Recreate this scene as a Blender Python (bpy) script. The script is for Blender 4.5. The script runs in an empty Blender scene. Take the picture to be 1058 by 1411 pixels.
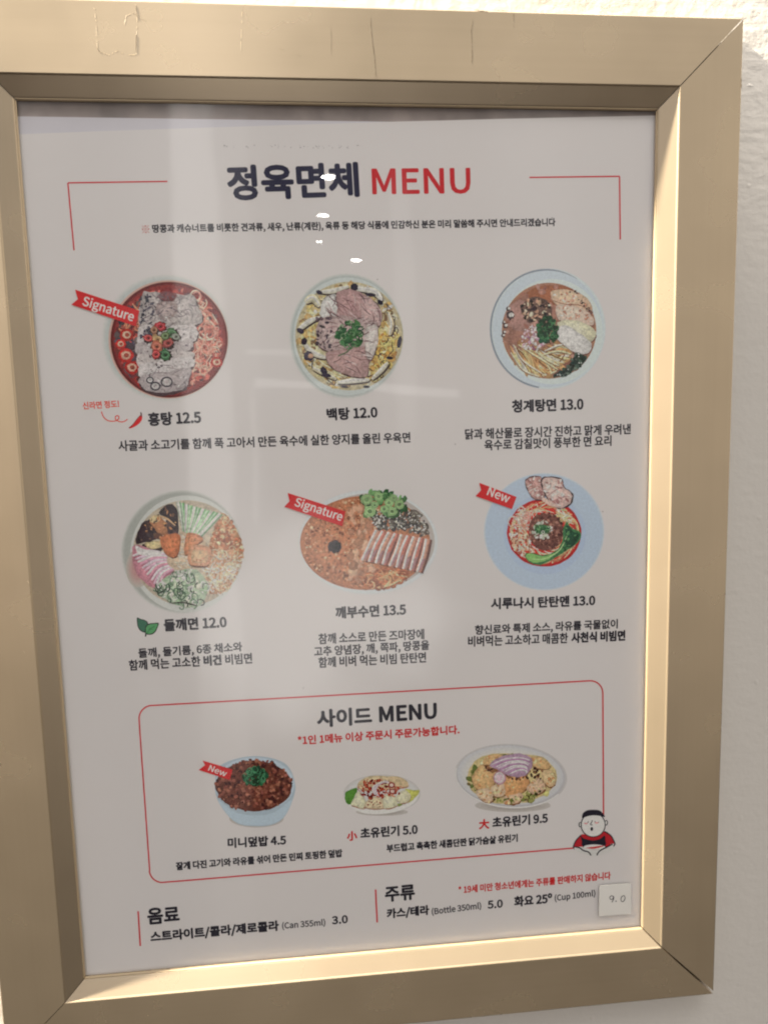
import bpy, bmesh, math, random, os
from mathutils import Vector, Matrix

sc = bpy.context.scene
COL = sc.collection
ZC = 1.5                      # height of the frame's centre on the wall, metres


def W(x, z, n):
    """board coordinates (right, up, out of the wall) -> world"""
    return Vector((x, -n, z + ZC))


# ------------------------------------------------------------------ camera
cam = bpy.data.cameras.new('camera')
cam.sensor_fit = 'VERTICAL'
cam.sensor_height = 36.0
cam.lens = 36.0 * 950.0 / 1411.0
cam.clip_start = 0.01
cam.clip_end = 100.0
cam_o = bpy.data.objects.new('camera', cam)
COL.objects.link(cam_o)
CX, CZ, CN = -0.02410672, 0.08206105, 0.46204058
right = W(0.9956932180676442, -0.024664818974343958, 0.08936812742282131) - W(0, 0, 0)
down = W(-0.034356962088436985, -0.9934924926881454, 0.10859220104753795) - W(0, 0, 0)
fwd = W(0.08610815669930745, -0.11119493548385215, -0.9900611454211247) - W(0, 0, 0)
m = Matrix.Identity(4)
for i in range(3):
    m[i][0] = right[i]; m[i][1] = -down[i]; m[i][2] = -fwd[i]
m.translation = W(CX, CZ, CN)
cam_o.matrix_world = m
sc.camera = cam_o

# ------------------------------------------------------------------ view
sc.view_settings.view_transform = 'Standard'
sc.view_settings.look = 'None'
sc.view_settings.exposure = -0.03
sc.view_settings.gamma = 1.0
sc.view_settings.use_curve_mapping = False
sc.render.engine = 'CYCLES'
sc.cycles.filter_width = 2.1
sc.cycles.max_bounces = 8
sc.cycles.transparent_max_bounces = 12


# ------------------------------------------------------------------ node helpers
def new_mat(name):
    mt = bpy.data.materials.new(name)
    mt.use_nodes = True
    nt = mt.node_tree
    return mt, nt, nt.nodes['Principled BSDF']


def node(nt, kind, **kw):
    nd = nt.nodes.new(kind)
    for k, v in kw.items():
        setattr(nd, k, v)
    return nd


def setin(nt, sock, v):
    if isinstance(v, bpy.types.NodeSocket):
        nt.links.new(v, sock)
    else:
        sock.default_value = v


def mth(nt, op, a, b=0.0, c=0.0):
    nd = node(nt, 'ShaderNodeMath', operation=op)
    setin(nt, nd.inputs[0], a); setin(nt, nd.inputs[1], b); setin(nt, nd.inputs[2], c)
    return nd.outputs[0]


def smooth(nt, v, a, b, lo=0.0, hi=1.0):
    nd = node(nt, 'ShaderNodeMapRange', interpolation_type='SMOOTHSTEP')
    setin(nt, nd.inputs[0], v)
    nd.inputs[1].default_value = a; nd.inputs[2].default_value = b
    nd.inputs[3].default_value = lo; nd.inputs[4].default_value = hi
    return nd.outputs[0]


def band(nt, v, a, b, s):
    return mth(nt, 'MULTIPLY', smooth(nt, v, a - s, a + s), smooth(nt, v, b - s, b + s, 1.0, 0.0))


# ------------------------------------------------------------------ world: the dim room the sheet mirrors
world = bpy.data.worlds.new('World')
sc.world = world
world.use_nodes = True
nt = world.node_tree
bg = nt.nodes['Background']
tc = node(nt, 'ShaderNodeTexCoord')
sep = node(nt, 'ShaderNodeSeparateXYZ')
nt.links.new(tc.outputs['Generated'], sep.inputs[0])
dx, dy, dz = sep.outputs
front = mth(nt, 'MAXIMUM', mth(nt, 'MULTIPLY', dy, -1.0), 0.04)
u = mth(nt, 'DIVIDE', dx, front)
v = mth(nt, 'DIVIDE', dz, front)
ramp = node(nt, 'ShaderNodeValToRGB')
el = ramp.color_ramp.elements
stops = [(0.0, (.04, .025, .016)), (0.22, (.045, .026, .015)), (0.36, (.14, .10, .07)), (0.5, (.56, .50, .455)),
         (0.64, (.74, .70, .665)), (0.80, (.85, .83, .81)), (1.0, (.85, .82, .78))]
el[0].position = 0.0; el[1].position = 1.0
for p, c in stops[1:-1]:
    e = el.new(p); e.color = (*c, 1)
el[0].color = (*stops[0][1], 1); el[-1].color = (*stops[-1][1], 1)
nt.links.new(mth(nt, 'MULTIPLY_ADD', dz, 0.5, 0.5), ramp.inputs[0])
ns = node(nt, 'ShaderNodeTexNoise')
ns.inputs['Scale'].default_value = 1.0; ns.inputs['Detail'].default_value = 1.5
cmb = node(nt, 'ShaderNodeCombineXYZ')
nt.links.new(mth(nt, 'MULTIPLY', u, 5.0), cmb.inputs[0]); nt.links.new(mth(nt, 'MULTIPLY', v, 0.7), cmb.inputs[1])
nt.links.new(cmb.outputs[0], ns.inputs['Vector'])
bands = smooth(nt, ns.outputs[0], 0.40, 0.7, 0.0, 1.2)
pillar = mth(nt, 'MULTIPLY', band(nt, u, -0.190, -0.128, 0.007), smooth(nt, v, -0.75, 0.1, 0.4, 4.6))
pillar2 = mth(nt, 'MULTIPLY', band(nt, u, -0.128, -0.085, 0.006), smooth(nt, v, -0.3, 0.3, 0.0, 1.2))
# soft pale patch low in the room
nb = node(nt, 'ShaderNodeTexNoise'); nb.inputs['Scale'].default_value = 1.0; nb.inputs['Detail'].default_value = 1.0
cb = node(nt, 'ShaderNodeCombineXYZ')
nt.links.new(mth(nt, 'MULTIPLY', u, 6.0), cb.inputs[0]); nt.links.new(mth(nt, 'MULTIPLY', v, 6.0), cb.inputs[1])
nt.links.new(cb.outputs[0], nb.inputs['Vector'])
du = mth(nt, 'ADD', u, 0.03); dv = mth(nt, 'ADD', v, 0.25)
rad = mth(nt, 'SQRT', mth(nt, 'ADD', mth(nt, 'MULTIPLY', du, du), mth(nt, 'MULTIPLY', mth(nt, 'MULTIPLY', dv, dv), 1.6)))
rad = mth(nt, 'ADD', rad, mth(nt, 'MULTIPLY_ADD', nb.outputs[0], 0.36, -0.18))
blob = smooth(nt, rad, 0.08, 0.27, 5.6, 0.0)
# rounded pale edges of the furniture across the room
bar1 = mth(nt, 'MULTIPLY', band(nt, u, -0.095, 0.20, 0.006), band(nt, mth(nt, 'MULTIPLY_ADD', u, 0.062, v), 0.066, 0.077, 0.003))
bar2 = mth(nt, 'MULTIPLY', smooth(nt, u, -0.112, -0.10), mth(nt, 'MULTIPLY', smooth(nt, u, -0.05, 0.03, 1.0, 0.0), band(nt, mth(nt, 'MULTIPLY_ADD', u, 0.062, v), 0.112, 0.120, 0.003)))
bar3 = mth(nt, 'MULTIPLY', band(nt, u, -0.103, -0.094, 0.004), band(nt, v, -0.12, 0.065, 0.02))
bar4 = mth(nt, 'MULTIPLY', band(nt, u, 0.105, 0.135, 0.006), band(nt, v, -0.02, 0.35, 0.05))
bars = mth(nt, 'ADD', mth(nt, 'ADD', mth(nt, 'MULTIPLY', bar1, 1.3), bar2), mth(nt, 'ADD', mth(nt, 'MULTIPLY', bar3, .6), mth(nt, 'MULTIPLY', bar4, .5)))
blob = mth(nt, 'ADD', blob, mth(nt, 'MULTIPLY', bars, 3.6))
bands = mth(nt, 'MULTIPLY', bands, smooth(nt, v, -0.8, 0.1))
extra = mth(nt, 'ADD', mth(nt, 'ADD', mth(nt, 'ADD', bands, pillar), pillar2), blob)
vm = node(nt, 'ShaderNodeVectorMath', operation='SCALE')
vm.inputs[0].default_value = (1.0, 0.97, 0.94)
nt.links.new(extra, vm.inputs['Scale'])
left = mth(nt, 'MULTIPLY', smooth(nt, u, -0.35, -0.8), band(nt, v, -0.35, 0.35, 0.25))  # orange glow added on the left to warm the left rail
vl = node(nt, 'ShaderNodeVectorMath', operation='SCALE'); vl.inputs[0].default_value = (.75, .42, .20)
nt.links.new(left, vl.inputs['Scale'])
rite = mth(nt, 'MULTIPLY', smooth(nt, u, 0.62, 1.1), smooth(nt, v, -1.5, 0.2))  # pale glow added far right to brighten the left bevel
vr = node(nt, 'ShaderNodeVectorMath', operation='SCALE'); vr.inputs[0].default_value = (1.05, .90, .64)
nt.links.new(rite, vr.inputs['Scale'])
vs = node(nt, 'ShaderNodeVectorMath', operation='ADD')
nt.links.new(vl.outputs[0], vs.inputs[0]); nt.links.new(vr.outputs[0], vs.inputs[1])
vt = node(nt, 'ShaderNodeVectorMath', operation='ADD')
nt.links.new(vs.outputs[0], vt.inputs[0]); nt.links.new(vm.outputs[0], vt.inputs[1])
va = node(nt, 'ShaderNodeVectorMath', operation='ADD')
nt.links.new(ramp.outputs[0], va.inputs[0]); nt.links.new(vt.outputs[0], va.inputs[1])
nt.links.new(va.outputs[0], bg.inputs['Color'])
bg.inputs['Strength'].default_value = 0.445


# ------------------------------------------------------------------ lamps
def aim(o, target):
    d = target - o.location
    o.rotation_euler = d.to_track_quat('-Z', 'Y').to_euler()


def spot(name, loc, target, power, size_deg, blend, radius, color, square=False):
    l = bpy.data.lights.new(name, 'SPOT')
    l.energy = power; l.spot_size = math.radians(size_deg); l.spot_blend = blend
    l.shadow_soft_size = radius; l.color = color; l.use_square = square
    o = bpy.data.objects.new(name, l); COL.objects.link(o)
    o.location = loc
    aim(o, target)
    return o


# warm downlight high on the left, close to the wall: lights the right and lower bevels
spot('warm_downlight', W(-1.45, 1.60, 0.118), W(0.05, -0.05, 0.0), 2150.0, 40, 0.3, 0.03, (1.0, 0.90, 0.72))
# wall washer above: grazes the wall over and beside the frame
spot('wall_washer', W(0.32, 1.39, 0.105), W(0.32, 1.158, -0.004), 150.0, 40, 0.03, 0.010, (1.0, 0.92, 0.82), True)
# soft overhead fill, added so the light falls off down the menu
l = bpy.data.lights.new('overhead_fill', 'AREA'); l.shape = 'RECTANGLE'; l.size = 1.6; l.size_y = 0.6
l.energy = 19.0; l.color = (1.0, 0.97, 0.94)
o = bpy.data.objects.new('overhead_fill', l); COL.objects.link(o)
o.location = W(0.35, 2.1, 1.1)
aim(o, W(0.0, 0.05, 0.0))
# ceiling downlights behind the viewer, seen as small glints in the sheet
for (px, pz, r, p) in ((-0.0154, 0.2437, .030, .8), (-0.0185, 0.2215, .026, .45), (-0.0223, 0.2057, .016, .12), (0.0017, 0.1953, .030, .65)):
    d = (px - CX, pz - CZ)
    t = (1.10 - pz) / d[1]
    l = bpy.data.lights.new('ceiling_downlight', 'AREA'); l.shape = 'DISK'; l.size = 2 * r; l.energy = p
    l.color = (1.0, 0.97, 0.92)
    o = bpy.data.objects.new('ceiling_downlight', l); COL.objects.link(o)
    o.location = W(px + t * d[0], 1.10, t * CN)
    o.rotation_euler = (0, 0, 0)


# ------------------------------------------------------------------ object helpers
def link(name, me, parent=None, mat=None):
    o = bpy.data.objects.new(name, me)
    COL.objects.link(o)
    if mat is not None and me is not None:
        me.materials.append(mat)
    if parent is not None:
        o.parent = parent
    else:
        o.location = (0, 0, ZC)
    return o


def tag(o, label=None, cat=None, kind=None, group=None):
    if label: o['label'] = label
    if cat: o['category'] = cat
    if kind: o['kind'] = kind
    if group: o['group'] = group


def L(x, z, n):
    """board coords -> local coords of a thing whose origin is the board centre"""
    return (x, -n, z)


HI = ((0.00043422138012782054, -1.2453909253957912e-05, -0.20671002564336005),
      (-1.759581637153211e-05, -0.00043961385222977784, 0.34611324168969304),
      (-8.395743783492246e-05, -0.00010201761222623425, 1.0))


def P(px, py):
    """measured photo position -> metres on the poster plane"""
    w = HI[2][0] * px + HI[2][1] * py + 1.0
    return ((HI[0][0] * px + HI[0][1] * py + HI[0][2]) / w, (HI[1][0] * px + HI[1][1] * py + HI[1][2]) / w)


def lin(c):
    c = c / 255.0
    return c / 12.92 if c <= 0.04045 else ((c + 0.055) / 1.055) ** 2.4


PAPER = (168, 161, 154)


def ink(c):
    """printed colour as it reads beside the paper -> reflectance of the print"""
    out = []
    for a, ref in zip(c, PAPER):
        base = lin(ref)
        out.append(min(0.85, max(0.012, (lin(a) - 0.014) / (base - 0.014) * 0.76)))
    return tuple(out)


# ------------------------------------------------------------------ materials
def mat_wall():
    mt, nt, b = new_mat('wall_paint')
    b.inputs['Base Color'].default_value = (.63, .605, .57, 1)
    b.inputs['Roughness'].default_value = .75
    tc = node(nt, 'ShaderNodeTexCoord')
    mp = node(nt, 'ShaderNodeMapping'); mp.inputs['Scale'].default_value = (60, 60, 190)
    nt.links.new(tc.outputs['Object'], mp.inputs[0])
    n1 = node(nt, 'ShaderNodeTexNoise'); n1.inputs['Scale'].default_value = 1.0; n1.inputs['Detail'].default_value = 5
    nt.links.new(mp.outputs[0], n1.inputs['Vector'])
    n2 = node(nt, 'ShaderNodeTexNoise'); n2.inputs['Scale'].default_value = 150; n2.inputs['Detail'].default_value = 3
    nt.links.new(tc.outputs['Object'], n2.inputs['Vector'])
    vo = node(nt, 'ShaderNodeTexVoronoi'); vo.inputs['Scale'].default_value = 75
    nt.links.new(tc.outputs['Object'], vo.inputs['Vector'])
    dots = smooth(nt, vo.outputs['Distance'], 0.05, 0.22, 1.0, 0.0)
    # only a few of the nodules
    n3 = node(nt, 'ShaderNodeTexNoise'); n3.inputs['Scale'].default_value = 40; n3.inputs['Detail'].default_value = 0
    nt.links.new(tc.outputs['Object'], n3.inputs['Vector'])
    few = mth(nt, 'MULTIPLY', dots, smooth(nt, n3.outputs[0], 0.62, 0.68))
    h = mth(nt, 'ADD', mth(nt, 'MULTIPLY', n1.outputs[0], .3), mth(nt, 'MULTIPLY', n2.outputs[0], .5))
    h = mth(nt, 'ADD', h, mth(nt, 'MULTIPLY', few, .35))
    bp = node(nt, 'ShaderNodeBump'); bp.inputs['Strength'].default_value = .6; bp.inputs['Distance'].default_value = .0013
    nt.links.new(h, bp.inputs['Height']); nt.links.new(bp.outputs[0], b.inputs['Normal'])
    return mt


def mat_metal(name, base, rough, metal, axis):
    mt, nt, b = new_mat(name)
    b.inputs['Metallic'].default_value = metal
    tc = node(nt, 'ShaderNodeTexCoord')
    mp = node(nt, 'ShaderNodeMapping')
    mp.inputs['Scale'].default_value = (3, 400, 400) if axis == 'x' else (400, 400, 3)
    nt.links.new(tc.outputs['Object'], mp.inputs[0])
    n1 = node(nt, 'ShaderNodeTexNoise'); n1.inputs['Scale'].default_value = 1; n1.inputs['Detail'].default_value = 2
    nt.links.new(mp.outputs[0], n1.inputs['Vector'])
    n2 = node(nt, 'ShaderNodeTexNoise'); n2.inputs['Scale'].default_value = 22; n2.inputs['Detail'].default_value = 4
    nt.links.new(tc.outputs['Object'], n2.inputs['Vector'])
    mix = node(nt, 'ShaderNodeMixRGB')
    mix.inputs[1].default_value = (*[c * .93 for c in base], 1); mix.inputs[2].default_value = (*[min(1, c * 1.06) for c in base], 1)
    nt.links.new(mth(nt, 'ADD', mth(nt, 'MULTIPLY', n1.outputs[0], .5), mth(nt, 'MULTIPLY', n2.outputs[0], .5)), mix.inputs[0])
    nt.links.new(mix.outputs[0], b.inputs['Base Color'])
    nt.links.new(mth(nt, 'MULTIPLY_ADD', n2.outputs[0], .12, rough - .06), b.inputs['Roughness'])
    return mt


def mat_plain(name, c, rough=.6, spec=.3, noise=0.0, scale=60):
    mt, nt, b = new_mat(name)
    b.inputs['Roughness'].default_value = rough
    b.inputs['Specular IOR Level'].default_value = spec
    tc = node(nt, 'ShaderNodeTexCoord')
    n1 = node(nt, 'ShaderNodeTexNoise'); n1.inputs['Scale'].default_value = scale; n1.inputs['Detail'].default_value = 4
    nt.links.new(tc.outputs['Object'], n1.inputs['Vector'])
    mix = node(nt, 'ShaderNodeMixRGB')
    mix.inputs[1].default_value = (*[x * (1 - noise) for x in c], 1); mix.inputs[2].default_value = (*[min(1, x * (1 + noise)) for x in c], 1)
    nt.links.new(n1.outputs[0], mix.inputs[0]); nt.links.new(mix.outputs[0], b.inputs['Base Color'])
    return mt


def mat_print(name='printed_ink', lo=.93, hi=1.07, fleck=0.0):
    """ink: one colour attribute per printed piece, with print grain and, for the food pictures, fine dark and light flecks"""
    mt, nt, b = new_mat(name)
    b.inputs['Roughness'].default_value = .7
    b.inputs['Specular IOR Level'].default_value = .1
    at = node(nt, 'ShaderNodeAttribute'); at.attribute_name = 'ink'
    tc = node(nt, 'ShaderNodeTexCoord')
    n1 = node(nt, 'ShaderNodeTexNoise'); n1.inputs['Scale'].default_value = 620; n1.inputs['Detail'].default_value = 4
    n1.inputs['Roughness'].default_value = .65
    nt.links.new(tc.outputs['Object'], n1.inputs['Vector'])
    g = smooth(nt, n1.outputs[0], .28, .72, lo, hi)
    if fleck:
        n2 = node(nt, 'ShaderNodeTexNoise'); n2.inputs['Scale'].default_value = 380; n2.inputs['Detail'].default_value = 3
        n2.inputs['Distortion'].default_value = 1.2
        nt.links.new(tc.outputs['Object'], n2.inputs['Vector'])
        g = mth(nt, 'MULTIPLY', g, smooth(nt, n2.outputs[0], .34, .52, 1.0 - fleck, 1.06))
    vm = node(nt, 'ShaderNodeVectorMath', operation='SCALE')
    nt.links.new(at.outputs['Color'], vm.inputs[0]); nt.links.new(g, vm.inputs['Scale'])
    nt.links.new(vm.outputs[0], b.inputs['Base Color'])
    return mt


def mat_paper():
    mt, nt, b = new_mat('poster_paper')
    b.inputs['Roughness'].default_value = .65
    b.inputs['Specular IOR Level'].default_value = .15
    tc = node(nt, 'ShaderNodeTexCoord')
    n1 = node(nt, 'ShaderNodeTexNoise'); n1.inputs['Scale'].default_value = 9; n1.inputs['Detail'].default_value = 3
    nt.links.new(tc.outputs['Object'], n1.inputs['Vector'])
    mix = node(nt, 'ShaderNodeMixRGB')
    mix.inputs[1].default_value = (.78, .765, .785, 1); mix.inputs[2].default_value = (.82, .79, .795, 1)
    nt.links.new(n1.outputs[0], mix.inputs[0]); nt.links.new(mix.outputs[0], b.inputs['Base Color'])
    return mt


def mat_cover():
    mt = bpy.data.materials.new('clear_film'); mt.use_nodes = True
    nt = mt.node_tree
    nt.nodes.remove(nt.nodes['Principled BSDF'])
    out = nt.nodes['Material Output']
    tr = node(nt, 'ShaderNodeBsdfTransparent'); tr.inputs[0].default_value = (.985, .985, .98, 1)
    gl = node(nt, 'ShaderNodeBsdfGlossy'); gl.inputs['Roughness'].default_value = .015
    tc = node(nt, 'ShaderNodeTexCoord')
    n1 = node(nt, 'ShaderNodeTexNoise'); n1.inputs['Scale'].default_value = 7; n1.inputs['Detail'].default_value = 2
    nt.links.new(tc.outputs['Object'], n1.inputs['Vector'])
    bp = node(nt, 'ShaderNodeBump'); bp.inputs['Strength'].default_value = .2; bp.inputs['Distance'].default_value = .003
    nt.links.new(n1.outputs[0], bp.inputs['Height']); nt.links.new(bp.outputs[0], gl.inputs['Normal'])
    gl2 = node(nt, 'ShaderNodeBsdfGlossy'); gl2.inputs['Roughness'].default_value = .16
    nt.links.new(bp.outputs[0], gl2.inputs['Normal'])
    gm = node(nt, 'ShaderNodeMixShader'); gm.inputs[0].default_value = .22
    nt.links.new(gl.outputs[0], gm.inputs[1]); nt.links.new(gl2.outputs[0], gm.inputs[2])
    fr = node(nt, 'ShaderNodeFresnel'); fr.inputs[0].default_value = 1.5
    ge = node(nt, 'ShaderNodeNewGeometry')
    f = mth(nt, 'MULTIPLY', mth(nt, 'MULTIPLY', fr.outputs[0], 1.35), mth(nt, 'SUBTRACT', 1.0, ge.outputs['Backfacing']))
    mx = node(nt, 'ShaderNodeMixShader')
    nt.links.new(f, mx.inputs[0]); nt.links.new(tr.outputs[0], mx.inputs[1]); nt.links.new(gm.outputs[0], mx.inputs[2])
    nt.links.new(mx.outputs[0], out.inputs[0])
    return mt


M_WALL = mat_wall()
GOLD = (.56, .455, .325)
M_RAIL_H = mat_metal('satin_gold_across', GOLD, .26, .72, 'x')
M_RAIL_V = mat_metal('satin_gold_upright', GOLD, .26, .72, 'z')
M_LIP = mat_metal('gold_lip', (.58, .46, .31), .35, .6, 'x')
M_BACK = mat_plain('back_board', (.34, .29, .28), .4, .4, .6, 45)
M_BACKSHEET = mat_plain('backing_sheet_white', (.70, .69, .76), .6, .2, .03)
M_PRINT = mat_print()
M_FOOD = mat_print('printed_food', .78, 1.16, .22)
M_PAPER = mat_paper()
M_COVER = mat_cover()
M_STICKER = mat_plain('sticker_paper', (.455, .455, .46), .8, .1, .06)
M_SCRATCH = mat_plain('scratch_dark', (.11, .08, .05), .7, .2, .3, 400)
M_GLUE = mat_plain('dried_glue', (.43, .34, .23), .5, .3, .25, 300)

# ------------------------------------------------------------------ wall
bm = bmesh.new()
NW = -0.004
vs = [bm.verts.new(L(x, z, NW)) for x, z in ((-2, -1.5), (2, -1.5), (2, 1.6), (-2, 1.6))]
bm.faces.new(vs)
me = bpy.data.meshes.new('wall'); bm.to_mesh(me); bm.free()
wall = link('wall', me, None, M_WALL)
tag(wall, 'pale painted wall with lumpy brushed paint around the gold frame', 'wall', kind='structure')

# ------------------------------------------------------------------ frame
HWX, HWZ = 0.2009, 0.2885
PROFILE = [(0.0, 0.0020), (0.0, 0.0025), (0.0004, 0.0028), (0.0006, 0.0034), (0.0010, 0.0035),
           (0.0015, 0.0039), (0.0116, 0.0088), (0.0121, 0.0093), (0.0126, 0.0096), (0.0132, 0.0096), (0.0140, 0.0096), (0.0533, 0.0095),
           (0.0538, 0.0093), (0.0541, 0.0088), (0.0541, -0.0030)]
frame = bpy.data.objects.new('snap_frame', None)
COL.objects.link(frame)
frame.location = (0, 0, ZC)
tag(frame, 'champagne gold metal snap frame on the pale wall, mitred corners and scratched top rail', 'picture frame')


def corner(side, end, d, n, gap):
    """point of a rail's profile at one of its mitred ends"""
    if side in 'TB':
        z = (HWZ + d) * (1 if side == 'T' else -1)
        return L(end * (HWX + d - gap), z, n)
    x = (HWX + d) * (1 if side == 'R' else -1)
    return L(x, end * (HWZ + d - gap), n)


def make_rail(side, gaps, mat):
    """gaps: (inner gap, outer gap) for the -1 and the +1 end, in metres"""
    def build(prof, closed_mat, name, parent):
        bm = bmesh.new()
        rows = []
        for end, (g0, g1) in zip((-1, 1), gaps):
            rows.append([bm.verts.new(corner(side, end, d, n, g0 + (g1 - g0) * d / .0546)) for d, n in prof])
        k = len(prof)
        for i in range(k):
            j = (i + 1) % k
            bm.faces.new((rows[0][i], rows[0][j], rows[1][j], rows[1][i]))
        bm.faces.new(rows[0]); bm.faces.new(list(reversed(rows[1])))
        bmesh.ops.recalc_face_normals(bm, faces=bm.faces)
        me = bpy.data.meshes.new(name); bm.to_mesh(me); bm.free()
        return link(name, me, parent, closed_mat)
    body = PROFILE[4:] + [(0.0010, -0.0030)]
    r = build(body, mat, 'rail', frame)
    lip = PROFILE[:4] + [(0.00095, 0.0034), (0.00095, 0.0020)]
    build(lip, M_LIP, 'lip', r)
    return r


rail_t = make_rail('T', ((.0004, .0005), (.0002, .0002)), M_RAIL_H)
tag(rail_t, 'top rail with scratches and a square of dried glue')
rail_b = make_rail('B', ((.0002, .0002), (.0002, .0004)), M_RAIL_H)
rail_l = make_rail('L', ((.0004, .0006), (.0003, .0003)), M_RAIL_V)
rail_r = make_rail('R', ((.0009, .0024), (.0005, .0008)), M_RAIL_V)


def box(name, x0, x1, z0, z1, n0, n1, mat, parent=None):
    bm = bmesh.new()
    co = [L(x, z, n) for n in (n0, n1) for x, z in ((x0, z0), (x1, z0), (x1, z1), (x0, z1))]
    vs = [bm.verts.new(c) for c in co]
    for f in ((0, 1, 2, 3), (4, 5, 6, 7), (0, 1, 5, 4), (1, 2, 6, 5), (2, 3, 7, 6), (3, 0, 4, 7)):
        bm.faces.new([vs[i] for i in f])
    bmesh.ops.recalc_face_normals(bm, faces=bm.faces)
    me = bpy.data.meshes.new(name); bm.to_mesh(me); bm.free()
    return link(name, me, parent, mat)


box('back_panel', -.2365, .2365, -.324, .324, -.0026, -.0010, M_BACK, frame)


# marks on the rails: thin raised strokes that follow the sloping face
def face_n(d):
    return 0.0096 + (0.0095 - 0.0096) * (d - .0140) / (.0538 - .0140)


def rail_point(side, px, py):
    """a measured photo position on a rail's face, found at the face's own depth"""
    n = 0.008
    for _ in range(4):
        x, z = P(px, py)
        k = 1 - n / CN
        x = CX + (x - CX) * k; z = CZ + (z - CZ) * k
        d = (abs(z) - HWZ) if side in 'TB' else (abs(x) - HWX)
        n = face_n(d)
    return x, z, n


def mark(name, side, rail, pts, w, mat, lift=.00005, seed=1, rough=.5):
    rnd = random.Random(seed)
    bm = bmesh.new()
    q = []
    for a, b in zip(pts[:-1], pts[1:]):
        for i in range(8):
            t = i / 8
            q.append((a[0] + (b[0] - a[0]) * t, a[1] + (b[1] - a[1]) * t))
    q.append(pts[-1])
    prev = None
    for i, (px, py) in enumerate(q):
        x, z, n = rail_point(side, px + rnd.uniform(-.6, .6) * rough, py + rnd.uniform(-.4, .4) * rough)
        if i + 1 < len(q):
            x2, z2, _ = rail_point(side, *q[i + 1])
            d = Vector((x2 - x, z2 - z)).normalized() if (x2 - x, z2 - z) != (0, 0) else d
        ww = w * .45 * (rnd.uniform(.2, 1.25)) * (.3 if i in (0, len(q) - 1) else 1)
        a = bm.verts.new(L(x - d.y * ww, z + d.x * ww, n + lift * .3)); b = bm.verts.new(L(x + d.y * ww, z - d.x * ww, n + lift * .3))
        c = bm.verts.new(L(x, z, n + lift))
        if prev and rnd.random() > (.34 if mat is M_GLUE else .1):
            bm.faces.new((prev[0], a, c, prev[2])); bm.faces.new((prev[2], c, b, prev[1]))
        prev = (a, b, c)
    me = bpy.data.meshes.new(name); bm.to_mesh(me); bm.free()
    return link(name, me, rail, mat)


mark('scratch', 'T', rail_t, [(510, 20), (512, 50), (516, 80), (518, 106)], .00042, M_SCRATCH, seed=3)
mark('scratch', 'T', rail_t, [(651, 28), (649, 42), (650, 62), (650, 88)], .00042, M_SCRATCH, seed=4)
mark('scratch', 'T', rail_t, [(707, 16), (707, 38)], .00034, M_SCRATCH, seed=5)
mark('scratch', 'T', rail_t, [(456, 40), (456, 76)], .00022, M_SCRATCH, seed=6)
mark('scratch', 'T', rail_t, [(335, 4), (333, 36), (332, 70)], .00030, M_GLUE, seed=7)
mark('scratch', 'T', rail_t, [(652, 13), (660, 15), (672, 16)], .0005, M_SCRATCH, seed=8)
mark('scratch', 'T', rail_t, [(680, 14), (700, 15)], .0004, M_SCRATCH, seed=9)
mark('scratch', 'T', rail_t, [(385, 67), (392, 69)], .0002, M_SCRATCH, seed=10)
mark('scratch', 'T', rail_t, [(408, 75), (415, 77)], .0002, M_SCRATCH, seed=11)
mark('glue_residue', 'T', rail_t, [(130, 8), (133, 30), (135, 70)], .0005, M_GLUE, .00006, seed=12)
mark('glue_residue', 'T', rail_t, [(135, 70), (150, 76), (162, 70), (174, 76), (188, 76)], .0006, M_GLUE, .00006, seed=13)
mark('glue_residue', 'T', rail_t, [(187, 6), (190, 30), (188, 55), (188, 76)], .0006, M_GLUE, .00006, seed=14)
mark('scratch', 'T', rail_t, [(187, 8), (190, 26)], .0003, M_SCRATCH, .00016, seed=15)
mark('scratch', 'T', rail_t, [(188, 48), (187, 72)], .0003, M_SCRATCH, .00016, seed=16)
mark('scratch', 'T', rail_t, [(134, 66), (139, 74)], .0003, M_SCRATCH, .00016, seed=17)
mark('glue_residue', 'T', rail_t, [(172, 34), (174, 22), (184, 18), (196, 26), (204, 30)], .0004, M_GLUE, .00006, seed=18)
mark('scratch', 'R', rail_r, [(1021, 108), (1021, 122)], .0005, M_SCRATCH, seed=19)
mark('glue_residue', 'L', rail_l, [(38, 800), (42, 806)], .0003, M_GLUE, seed=20)
mark('glue_residue', 'L', rail_l, [(33, 898), (35, 899)], .0003, M_GLUE, seed=21)

# ------------------------------------------------------------------ backing sheet, poster sheet, clear cover
xz = P(25, 160)[1]
back = box('backing_sheet', -.231, .231, -.318, xz + .0001, -.00085, -.00055, M_BACKSHEET)
tag(back, 'blank lavender white sheet showing as a narrow strip above the poster', 'backing sheet')


def poly_sheet(name, pts, n0, n1, mat):
    bm = bmesh.new()
    a = [bm.verts.new(L(x, z, n1)) for x, z in pts]; b = [bm.verts.new(L(x, z, n0)) for x, z in pts]
    bm.faces.new(a); bm.faces.new(list(reversed(b)))
    for i in range(len(pts)):
        j = (i + 1) % len(pts)
        bm.faces.new((a[i], b[i], b[j], a[j]))
    bmesh.ops.recalc_face_normals(bm, faces=bm.faces)
    me = bpy.data.meshes.new(name); bm.to_mesh(me); bm.free()
    return link(name, me, None, mat)


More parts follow.
